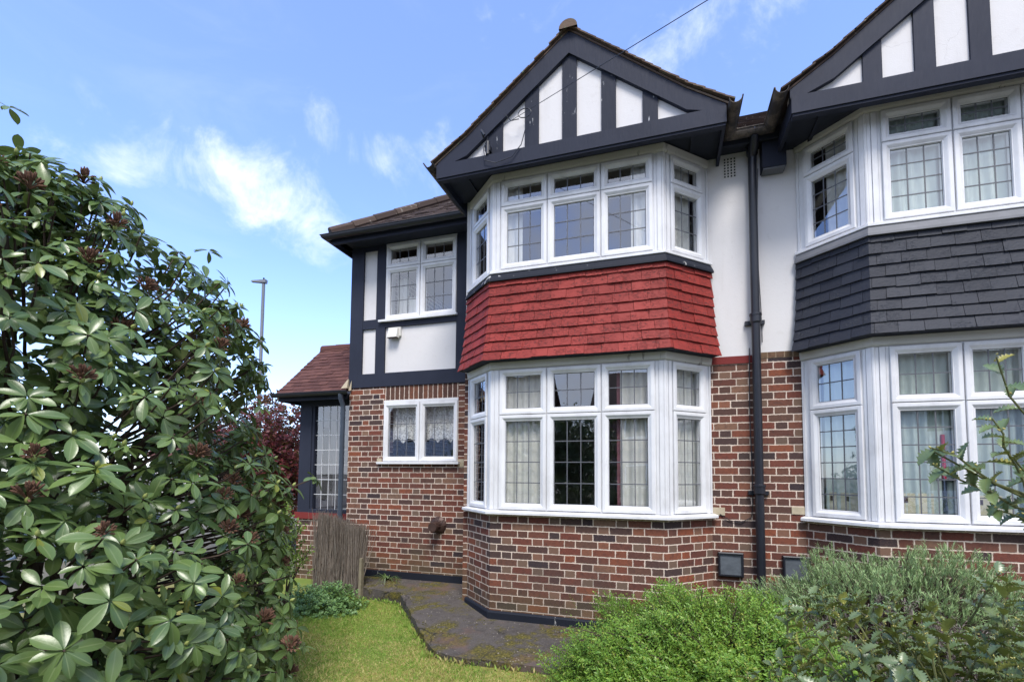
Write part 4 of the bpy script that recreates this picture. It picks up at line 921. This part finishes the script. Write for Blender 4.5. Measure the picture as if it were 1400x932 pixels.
# dead flower trusses: up to 96 separate parts
def truss(seed):
    r=random.Random(seed); mb=MB()
    for k in range(34):
        a=r.uniform(0,6.283); el=r.uniform(-.1,1.5); d=Vector((math.cos(a)*math.cos(el),math.sin(a)*math.cos(el),math.sin(el))); l=r.uniform(.022,.036); q=d*l*.6+Vector((0,0,.010)); e=q+d*.020+Vector((0,0,r.uniform(0,.008)))
        mb.tube([(0,0,0),tuple(q)],.0011,4,cap=False); mb.tube([tuple(q),tuple(q.lerp(e,.4)),tuple(q.lerp(e,.8)),tuple(e)],0,5,rs=[.0014,.0036,.0030,.0010])
    o=mb.build('flower_head',M['seed'],None); return o.data,o
T=[truss(1),truss(2),truss(3)]; used=set(); cnt=0
idx=np.argsort(np.linalg.norm(p1-cp,axis=1)); rr=random.Random(4)
cand=[i for i in idx if n1_[i]@(cp-p1[i])>0 and np.linalg.norm(p1[i]-cp)>1.2]; rr.shuffle(cand); chosen=[]
for i in cand:
    if all(np.linalg.norm(p1[i]-p1[j])>.13 for j in chosen): chosen.append(i)
    if len(chosen)>=78: break
for c,i in enumerate(chosen):
    me,src=T[c%3]
    if c<3: o=src
    else: o=src.copy(); COL.objects.link(o)
    a=Vector((n1_[i]*.5+np.array([0,0,.8])).tolist()).normalized(); s=rr.uniform(1.15,1.7)
    adopt(o,SH,Matrix.Identity(4)); o.matrix_parent_inverse=inv; o.location=Vector(p1[i].tolist())+a*.016; o.rotation_euler=a.to_track_quat('Z','Y').to_euler(); o.scale=(s,s,s)
# ---- generic leafy mass made of twigs with leaves in pairs
def simple_leaf(w=.42): return [(0,0,0),(-w/2,.45,.05),(0,1,-.04),(w/2,.45,.05),(0,.5,-.02)],[(0,4,1),(4,2,1),(0,3,4),(3,2,4)],[(.5,0),(0,.5),(.5,1),(1,.5),(.5,.5)]
def leafy_twigs(rng,tips,dirs,length,nleaf,lsize,spread=.9,droop=0,lw=.42):
    P=[];Mx=[]
    for p,d in zip(tips,dirs):
        d=d/np.linalg.norm(d); L=length*rng.uniform(.6,1.2); e=np.cross(d,rng.normal(size=3)); e/=np.linalg.norm(e); g=np.cross(d,e)
        for k in range(nleaf):
            t=(k//2+.5)/(nleaf/2); s=1 if k%2 else -1; a=(k//2)%2*1.2
            side=(e*math.cos(a)+g*math.sin(a))*s; pos=p-d*L*(1-t); pos=pos+np.array([0,0,-droop*t*t*L])
            y=d*.55+side*spread+rng.normal(0,.12,3); n=np.cross(y,np.cross(d,side))+np.array([0,0,.4])
            P.append(pos); Mx.append((y,n,lsize*rng.uniform(.7,1.2)))
    Y=np.array([m[0] for m in Mx]);Nn=np.array([m[1] for m in Mx]);Sz=np.array([m[2] for m in Mx])
    return leafmats(Y,Nn,Sz),np.array(P)
def dome_points(rng,c,r,n,inset=(0,.08),zmin=-.1,lumpy=.1,half=None):
    out=[];nor=[]
    ph=rng.uniform(0,6,4)
    while len(out)<n:
        d=rng.normal(size=3); d/=np.linalg.norm(d)
        if d[2]<zmin: continue
        if half is not None and d@half<-.35: continue
        k=1+lumpy*(math.sin(4*d[0]+ph[0])*math.cos(5*d[1]+ph[1])+.6*math.sin(9*d[0]+7*d[2]+ph[2]))-rng.uniform(*inset)
        out.append(np.array(c)+d*np.array(r)*k); nv=d/np.array(r); nor.append(nv/np.linalg.norm(nv))
    return np.array(out),np.array(nor)
def stems(name,base,tips,par,iv,mat,r0=.012,r1=.003,step=6):
    mb=MB()
    for p in tips[::step]: twig(mb,(base[0]+rs_.uniform(-.15,.15),base[1]+rs_.uniform(-.1,.1),base[2]),p,r0,r1,.05,4)
    adopt(mb.build(name,mat,None,smooth=True),par,iv)
def shrub(name,c,r,label,mat,n,length,nleaf,lsize,dirf,seed,half=None,inset=(0,.25),lumpy=.1,extra=0,lobe=None,lw=.42,zmin=-.1,stem=True,step=8,cat='shrub'):
    rng=np.random.default_rng(seed); e=empty(name,(c[0],c[1],GZ)); tag(e,label,cat); iv=Matrix.Translation((-c[0],-c[1],-GZ))
    p,nv=dome_points(rng,c,r,n,inset,zmin,lumpy,half)
    if lobe: p2_,n2_=dome_points(rng,lobe[0],lobe[1],lobe[2],inset,zmin,lumpy,half); p=np.concatenate([p,p2_]); nv=np.concatenate([nv,n2_])
    d=dirf(nv,rng)
    m,q=leafy_twigs(rng,p,d,length,nleaf,lsize); lv,lf,lu=simple_leaf(lw)
    if extra:
        p_,n_=dome_points(rng,c,r,extra,(-.20,-.03),0,lumpy,half); d_=nrm(dirf(n_,rng)+n_*.4); m_,q_=leafy_twigs(rng,p_,d_,length*1.6,int(nleaf*1.4),lsize*.9); m=np.concatenate([m,m_]); q=np.concatenate([q,q_])
    adopt(scatter('foliage',lv,lf,lu,m,q,mat),e,iv)
    if stem: stems('stem',(c[0],c[1],GZ),[tuple(x) for x in p],e,iv,M['bark'],step=step)
    return e,iv,p,nv
tocam=nrm(np.array([-.25,-.85,.45]))
# box-leaved honeysuckle in front of the bay
shrub('box_honeysuckle',(2.08,-1.25,-.17),(1.02,.74,.57),'bright green low shrub with tiny leaves in front of the brick bay','' or M['boxleaf'],5200,.13,12,.027,
      lambda nv,r: nrm(nv+np.array([-.55,-.1,.35])+r.normal(0,.4,nv.shape)),21,tocam,(-.02,.34),.17,extra=45,step=20,lobe=((1.50,-1.50,-.26),(.62,.46,.40),1700))
# lavender
rngl=np.random.default_rng(33)
lc=(3.52,-.74,-.12); lr=(1.10,.64,.80)
LV=empty('lavender_bush',(lc[0],lc[1],GZ)); tag(LV,'grey-green bushy lavender below the right-hand bay window','shrub'); ivl=Matrix.Translation((-lc[0],-lc[1],-GZ))
p,nv=dome_points(rngl,lc,lr,3000,(-.05,.24),-.15,.13,tocam); d=nrm(nv*.8+np.array([0,0,.9])+rngl.normal(0,.3,nv.shape))
front=(nv[:,1]<-.35)&(nv[:,2]<.55)&(rngl.uniform(size=len(nv))<.75); 
lv,lf,lu=[(-.07,0,0),(.07,0,0),(.06,.7,.03),(0,1,0),(-.06,.7,.03)],[(0,1,2),(0,2,4),(4,2,3)],[(0,0),(1,0),(1,.7),(.5,1),(0,.7)]
m,q=leafy_twigs(rngl,p[~front],d[~front],.11,24,.034,.45); adopt(scatter('foliage',lv,lf,lu,m,q,M['lavleaf']),LV,ivl)
M['deadlav']=leaf_mat('dry_brown_needle',(.16,.12,.10),(.28,.24,.22),(.2,.16,.14),.7,None,(.30,.28,.26),.12,.1,.2)
m,q=leafy_twigs(rngl,p[front],d[front],.12,18,.030,.6); adopt(scatter('dry_foliage',lv,lf,lu,m,q,M['deadlav']),LV,ivl)
stems('stem',(lc[0],lc[1],GZ),[tuple(x) for x in p],LV,ivl,M['bark'],.008,.002,5)
# lime shrub behind the rhododendron
shrub('green_shrub',(-2.18,-1.22,.30),(.46,.42,.78),'small lime green leafy shrub peeping out beside the rhododendron',M['limeleaf'],420,.12,8,.050,lambda nv,r: nrm(nv+np.array([0,0,.8])+r.normal(0,.3,nv.shape)),25,None,(0,.4),.12,lw=.46)
# ground cover by the fence
shrub('ground_cover_plant',(-2.18,-.38,-.34),(.60,.42,.28),'patch of soft green leafy plants at the foot of the brushwood screen',M['coverleaf'],1000,.06,6,.034,lambda nv,r: nrm(nv+np.array([0,0,1.2])+r.normal(0,.4,nv.shape)),26,None,(0,.5),.15,stem=False,lw=.75,cat='plant')
# strap-leaved tuft
TF=empty('grassy_plant',(-1.86,.56,-.2)); tag(TF,'tuft of long strap leaves growing from the path by the wing wall','plant')
mb=MB(); rt=random.Random(6)
for k in range(26):
    a=rt.uniform(0,6.28); L=rt.uniform(.26,.46); w_=.008; pts=[]
    for i in range(7):
        t=i/6; r_=L*t*(.85); z=L*(.75*t-1.0*t*t*rt.uniform(.7,.95))+.0; pts.append((r_*math.cos(a),r_*math.sin(a)*.8-.05*t,z))
    for i in range(6):
        ww=w_*(1-i/6.2); w2=w_*(1-(i+1)/6.2); px,py=-math.sin(a),math.cos(a)
        A_,B_=pts[i],pts[i+1]; mb.poly([(A_[0]-px*ww,A_[1]-py*ww,A_[2]),(A_[0]+px*ww,A_[1]+py*ww,A_[2]),(B_[0]+px*w2,B_[1]+py*w2,B_[2]),(B_[0]-px*w2,B_[1]-py*w2,B_[2])])
mb.build('leaves',M['strap'],TF)
# ---- holly, right foreground
HL=empty('holly_bush',(2.95,-3.05,GZ)); tag(HL,'spiny dark green holly in the right foreground with a sprig rising past the window','shrub'); ivh=Matrix.Translation((-2.95,3.05,-GZ))
n_=12
def hw(t):
    b_=math.sin(math.pi*min(1,t*1.0))**.7; k=round(t*n_); return b_*(1.12 if k%2 else .74)
hv,hf,hu=leaf_template(n_,hw,w=.58,fold=.18,curl=.25)
hv=[(x,y,z+(.05 if (i//3)%2 and i%3!=1 else -.015 if i%3!=1 else 0)) for i,(x,y,z) in enumerate(hv)]
rh=np.random.default_rng(44)
def holly_twig(pts,rng,nl,size=(.052,.074),start=.25):
    P=[];Y=[];Nn=[];Sz=[]; pts=np.array(pts); seg=np.linalg.norm(np.diff(pts,axis=0),axis=1); cum=np.concatenate([[0],np.cumsum(seg)])
    for k in range(nl):
        s=cum[-1]*(start+(1-start)*(k+.5)/nl); i=min(np.searchsorted(cum,s)-1,len(pts)-2); i=max(i,0); f=(s-cum[i])/seg[i]; p=pts[i]+(pts[i+1]-pts[i])*f; d=(pts[i+1]-pts[i])/seg[i]
        e=np.cross(d,[.1,.2,1]); e/=np.linalg.norm(e); g=np.cross(e,d); th=k*2.4+rng.normal(0,.3); side=e*math.cos(th)+g*math.sin(th)
        y=side*.9+d*.55+rng.normal(0,.15,3); nn=d*.9-side*.3+np.array([0,0,.7])+rng.normal(0,.25,3); P.append(p);Y.append(y);Nn.append(nn);Sz.append(rng.uniform(*size))
    return P,Y,Nn,Sz
HP=[];HY=[];HN=[];HS=[]; hb=MB(); hbuds=[]
def add_twig(a,b,nl,r0=.004,r1=.002,sag=.06,size=(.052,.074),start=.2):
    pts=twig(hb,a,b,r0,r1,sag,5,.03); P,Y,N_,Z=holly_twig([tuple(x) for x in pts],rh,nl,size,start); HP.extend(P);HY.extend(Y);HN.extend(N_);HS.extend(Z); hbuds.append(tuple(pts[-1])); 
    for k in range(2,5): hbuds.append(tuple(pts[k]+Vector((rs_.uniform(-.006,.006),rs_.uniform(-.006,.006),.005))))
hc=np.array([2.98,-3.00,.12]); hr_=np.array([.86,.78,.76])
tips,nvs=dome_points(rh,hc,hr_,230,(-.05,.30),-.15,.10,nrm(np.array([-.5,-.75,.5])))
for p,nv in zip(tips,nvs):
    d=nrm(nv+np.array([0,0,.5])+rh.normal(0,.35,3)); L=rh.uniform(.14,.26); add_twig(p-d*L,p,int(rh.integers(6,10)))
tips2,nv2=dome_points(rh,hc,hr_*.7,110,(0,.3),-.1,.1,None)
for p,nv in zip(tips2,nv2):
    d=nrm(nv+np.array([0,0,.5])+rh.normal(0,.4,3)); add_twig(p-d*.2,p,9)
for i in range(0,230,3): twig(hb,(hc[0],hc[1],GZ),tuple(tips[i]-nvs[i]*.15),.012,.004,.05,5)
# sprigs reaching up past the neighbour's window
main_=[(2.98,-3.25,.85),(2.86,-3.58,1.08),(2.70,-3.70,1.20),(2.56,-3.74,1.27),(2.44,-3.79,1.335)]
hb.tube(main_,0,6,rs=[.009,.006,.004,.003,.002])
for a,b,nl in (((2.70,-3.70,1.20),(2.43,-3.80,1.345),11),((2.80,-3.63,1.13),(2.44,-3.79,1.30),12),((2.66,-3.72,1.22),(2.575,-3.76,1.42),9),((2.80,-3.64,1.13),(2.63,-3.73,1.32),10),((2.86,-3.58,1.08),(2.70,-3.66,1.27),9),
               ((2.90,-3.50,1.15),(2.59,-3.76,1.575),10),((2.98,-3.3,.9),(2.90,-3.50,1.15),7),((2.86,-3.58,1.08),(2.60,-3.70,1.19),8),((2.95,-3.45,1.05),(2.70,-3.70,1.44),6)):
    add_twig(a,b,nl,.004,.002,.02,(.040,.058),.35)
adopt(scatter('foliage',hv,hf,hu,leafmats(np.array(HY),np.array(HN),np.array(HS)),np.array(HP),M['hleaf'],None,smooth=False),HL,ivh)
adopt(hb.build('branch',M['greenstem'],None,smooth=True),HL,ivh)
hbp=np.array(hbuds); M['hbud']=flat('yellow_holly_flower_bud',(.42,.38,.12),.5,.4)
hbp=np.repeat(hbp,2,axis=0)+rh.normal(0,.004,(len(hbp)*2,3)); o=scatter('flower_bud',bv,bf,[(0,0)]*len(bv),leafmats(rh.normal(size=hbp.shape),rh.normal(size=hbp.shape)+[0,0,1],np.full(len(hbp),.30)),hbp,M['hbud'],None,smooth=True); o['kind']='stuff'; adopt(o,HL,ivh)
# ---- brushwood screen with post
FN=empty('brushwood_screen',(-2.1,.2,GZ)); tag(FN,'weathered grey brushwood screen panel with a post, leaning beside the porch','screen')
M['brush']=leaf_mat('weathered_brushwood',(.13,.105,.085),(.30,.25,.21),(.12,.1,.08),.9,None,(.25,.23,.2),.1,0,.1)
rb=np.random.default_rng(9); mb=MB()
fa,fb_=Vector((-2.03,.16,GZ)),Vector((-2.95,.38,GZ))
for k in range(950):
    s=rb.uniform(0,1); p=fa.lerp(fb_,s); p.y+=rb.normal(0,.018); h=.90+.16*s+rb.normal(0,.03); ln=rb.normal(.08,.07); z0=rb.uniform(0,.4) if k%3 else 0
    q=p+Vector((ln*h,rb.normal(0,.03),h)); p0=p+Vector((ln*z0,0,z0)); r_=rb.uniform(.0015,.0048); mb.tube([p0,p0.lerp(q,.5)+Vector((rb.normal(0,.012),0,0)),q],0,4,rs=[r_,r_,r_*.4],cap=False)
mb.hexa([tuple(fa+Vector((.0,.03,0))),tuple(fb_+Vector((0,.03,0))),tuple(fb_+Vector((0,.05,0))),tuple(fa+Vector((0,.05,0))),tuple(fa+Vector((.06,.03,.86))),tuple(fb_+Vector((.06,.03,1.0))),tuple(fb_+Vector((.06,.05,1.0))),tuple(fa+Vector((.06,.05,.86)))])
ivf=Matrix.Translation((2.1,-.2,-GZ)); adopt(mb.build('brushwood',M['brush'],None),FN,ivf)
mb=MB(); a=fa+Vector((.03,-.02,0)); mb.hexa([(a.x-.012,a.y-.03,a.z),(a.x+.03,a.y-.03,a.z),(a.x+.03,a.y+.03,a.z),(a.x-.012,a.y+.03,a.z),(a.x+.0,a.y-.03,a.z+.52),(a.x+.035,a.y-.03,a.z+.52),(a.x+.035,a.y+.03,a.z+.52),(a.x+.0,a.y+.03,a.z+.52)])
M['postwood']=flat('pale_timber_post',(.22,.19,.13),.85,.2,15,.4,.4,40)
adopt(mb.build('post',M['postwood'],None,bevel=.004),FN,ivf)
# ---- lawn blades
rgx=np.random.default_rng(77); N_=120000
gx=rgx.uniform(-2.9,1.7,N_); gy=rgx.uniform(-2.7,.25,N_)
def inside_path(x,y):
    xs_=[o_[0] for o_ in outer]; ys_=[o_[1] for o_ in outer]; return y>np.interp(x,xs_,ys_)-.0
edge_noise=.03*np.sin(gx*23)+.02*np.sin(gx*61)
k=~inside_path(gx,gy+edge_noise+.015); gx,gy=gx[k],gy[k]; N_=len(gx)
gp=np.stack([gx,gy,np.full(N_,GZ)],1)
lean=rgx.normal(0,.75,(N_,3)); lean[:,2]=1; sz=rgx.uniform(.014,.034,N_)*(1+.3*np.sin(gx*5+gy*3)); sz[rgx.uniform(size=N_)<.02]*=1.8
nv=rgx.normal(size=(N_,3)); nv[:,2]*=.2
gl=scatter('grass',[(-.5,0,0),(.5,0,0),(0,1,.15)],[(0,1,2)],[(0,0),(1,0),(.5,1)],leafmats(lean,nv,sz,np.full(N_,.0075)),gp,M['grass']); tag(gl,'short mown lawn grass, partly yellowed','grass',kind='stuff')
# weeds along the path edge
ee=np.array(edge)[4:-6]; ii=rgx.integers(0,len(ee),420); wp=np.stack([ee[ii,0]+rgx.normal(-.02,.025,420),ee[ii,1]+rgx.normal(-.025,.02,420),np.full(420,GZ+.01)],1)
wl=rgx.normal(0,.5,(420,3)); wl[:,2]=1
o=scatter('weeds',*simple_leaf(.3),leafmats(wl,rgx.normal(size=(420,3)),rgx.uniform(.02,.065,420)),wp,M['grass']); tag(o,'straggly weeds growing along the edge of the mossy path','weeds',kind='stuff')
# moss cushions and crumbs on the path
n=3200; mx=rgx.uniform(-2.2,2.0,n); my=rgx.uniform(-1.4,.6,n); c_=(np.sin(mx*3.1+my*5)+np.sin(my*7-mx*2)+rgx.normal(0,.5,n))>.5; c_&=inside_path(mx,my-.03)&~((my>-.45-.0)&(mx>-.45)); mx,my=mx[c_],my[c_]
mp=np.stack([mx,my,-.19-(.67-my)*.055+.003],1)
M['moss']=leaf_mat('olive_moss_and_debris',(.05,.05,.015),(.12,.10,.03),(.08,.07,.03),.9,None,(.25,.22,.18),.15,0,.1)
o=scatter('moss',[(-.5,-.5,0),(.5,-.4,0),(.4,.5,0),(-.5,.4,0),(0,0,.5)],[(0,1,4),(1,2,4),(2,3,4),(3,0,4)],[(0,0)]*5,leafmats(rgx.normal(size=mp.shape)*[1,1,.1],np.tile([0,0,1.],(len(mp),1)),rgx.uniform(.004,.018,len(mp))),mp,M['moss']); tag(o,'olive moss cushions and leaf crumbs scattered on the path','moss',kind='stuff')
# ---- red acer
def tree(name,label,base,h,crown_c,crown_r,leafm,n,lsize,seed,cat='tree',nleaf=6,tl=.25,trunk_r=.08,lw=.5):
    e=empty(name,base); tag(e,label,cat); iv=Matrix.Translation((-base[0],-base[1],-base[2])); rng=np.random.default_rng(seed)
    p,nv=dome_points(rng,crown_c,crown_r,n,(0,.65),-.9,.16); d=nrm(nv+rng.normal(0,.6,nv.shape)); m,q=leafy_twigs(rng,p,d,tl,nleaf,lsize); adopt(scatter('crown',*simple_leaf(lw),m,q,leafm),e,iv)
    mb=MB(); top=Vector(crown_c); pts=twig(mb,base,tuple(top),trunk_r,trunk_r*.5,0,6,.03)
    for i in range(0,n,max(1,n//40)): twig(mb,tuple(pts[3+i%3]),tuple(p[i]),trunk_r*.3,.006,.05,5)
    adopt(mb.build('trunk',M['bark'],None,smooth=True),e,iv); return e
tree('maple_tree','dark red Japanese maple behind the side porch',(-6.1,2.6,GZ),3,(-6.1,2.6,1.35),(1.35,1.2,1.45),M['acerleaf'],3800,.078,61,nleaf=7,tl=.2,trunk_r=.06,lw=.6)
# hedge and bushes beyond
for k,(x,y,rx,ry,h,lb) in enumerate([(-9.5,1.2,2.6,1.0,1.7,'dark green hedge beyond the rhododendron'),]):
    tree('garden_hedge',lb,(x,y,GZ),h,(x,y,.35),(rx,ry,.95),M['hedgeleaf'],1500,.08,70+k,'hedge',6,.2,.05)
# ---- street lamp
lx,ly=-10.9,7.06
LP=empty('street_lamp',(lx,ly,GZ)); tag(LP,'tall thin grey street lamp against the sky between the rhododendron and the porch','street lamp')
M['galv']=flat('galvanised_steel',(.16,.17,.19),.5,.5,10,.2,metal=.3)
mb=MB(); mb.tube([(0,0,0),(0,0,1.4),(0,0,1.45),(0,0,7.9)],0,12,rs=[.09,.09,.06,.05]); mb.build('pole',M['galv'],LP,smooth=True)
mb=MB(); ca=Vector((CR.x,CR.y,0)).normalized(); c0=Vector((0,0,7.93))
def hd(u,v,z): q=c0+ca*u+ca.cross(Vector((0,0,1)))*v; return (q.x,q.y,q.z+z)
mb.hexa([hd(-.40,-.06,.0),hd(.08,-.08,-.04),hd(.08,.08,-.04),hd(-.40,.06,.0),hd(-.38,-.05,.04),hd(.10,-.07,.07),hd(.10,.07,.07),hd(-.38,.05,.04)]); hd_=mb.build('lamp_head',M['galv'],LP,bevel=.015)
mb=MB(); mb.tube([hd(0,0,.06),hd(0,0,.14)],.025,8); mb.build('sensor',M['dark'],hd_)
# ---- overhead line
mb=MB(); a=Vector((.10,-.69,4.90)); b=Vector((2.076,-2.205,4.245)); a2=a; far=a+(b-a)*6.0+Vector((0,0,0)); n=24
mb.tube([a.lerp(far,i/n)-Vector((0,0,0)) for i in range(n+1)],.003,5); tag(mb.build('overhead_cable',M['blackpipe'],None),'thin black telephone line running from the gable up across the sky','cable')
# ---- houses seen far left and across the road
def plain_house(loc,wd,dp,h,rh_,label,wallc,roofc,rot=0):
    e=empty('house',loc); e.rotation_euler=(0,0,rot); tag(e,label,'house')
    mb=MB(); mb.box(-wd/2,wd/2,-dp/2,dp/2,0,h); mb.poly([(-wd/2,-dp/2,h),(-wd/2,dp/2,h),(-wd/2,0,h+rh_)]); mb.poly([(wd/2,-dp/2,h),(wd/2,dp/2,h),(wd/2,0,h+rh_)]); mb.build('wall',wallc,e)
    mb=MB(); o_=.4
    for s in (-1,1):
        q=[(-wd/2-o_,s*(dp/2+o_),h-.25),(wd/2+o_,s*(dp/2+o_),h-.25),(wd/2+o_,0,h+rh_+.05),(-wd/2-o_,0,h+rh_+.05)]; mb.hexa(q+[(x,y,z+.12) for x,y,z in q])
    rf=mb.build('roof',roofc,e)
    mb=MB(); mb.box(wd*.2,wd*.2+.7,-.3,.3,h+rh_*.6,h+rh_+1.0); mb.build('chimney',M['brick'],rf)
    for s in (-1,1):
        for z in (.9,3.6):
            if z+1.2>h: continue
            for x in (-wd*.27,wd*.27):
                mb=MB(); mb.box(x-.9,x+.9,s*dp/2-.05,s*dp/2+.05,z,z+1.3); wn=mb.build('window',M['upvc'],e)
                for i in range(3):
                    mb=MB(); mb.box(x-.82+i*.56,x-.82+i*.56+.5,s*dp/2-.06,s*dp/2+.06,z+.1,z+1.2); mb.build('pane',M['dark'],wn)
    mb=MB(); mb.box(-.5,.5,-dp/2-.04,-dp/2+.04,0,2.1); mb.build('door',M['redband'],e)
plain_house((-33.4,26,GZ),8,7,2.9,1.9,'distant low house with a red-brown roof glimpsed through the rhododendron edge',M['render'],M['porchroof'],.5)
tree('street_tree','dark leafy tree across the garden mirrored in the lower window glass',(-1.6,-12,GZ),5,(-1.6,-12,1.75),(2.0,1.8,1.9),M['hedgeleaf'],2200,.14,88,nleaf=7,tl=.4,trunk_r=.12)
rd=MB(); rd.poly([(-60,-17,GZ+.004),(60,-17,GZ+.004),(60,-10.5,GZ+.004),(-60,-10.5,GZ+.004)]); tag(rd.build('road',flat('worn_asphalt',(.055,.055,.057),.9,.2,3,.3,.3,50)),'grey asphalt road beyond the front hedge','road',kind='structure')
tree('front_hedge','long clipped hedge along the front garden edge, mirrored low in the windows',(2,-8.6,GZ),1.4,(2,-8.6,.2),(7,.7,1.0),M['hedgeleaf'],2600,.11,91,'hedge',8,.3,.04)
plain_house((-11,-26,GZ),11,8,5.0,3.0,'white house across the road to the left in the window reflections',M['render'],M['roof'],0)
plain_house((17,-26,GZ),11,8,5.0,3.0,'white house across the road to the right in the window reflections',M['render'],M['roof'],0)
plain_house((3.5,-27,GZ),11,8,5.0,3.0,'brick house across the road mirrored in the window glass',M['brick'],M['roof'],0)
S.render.film_transparent=False
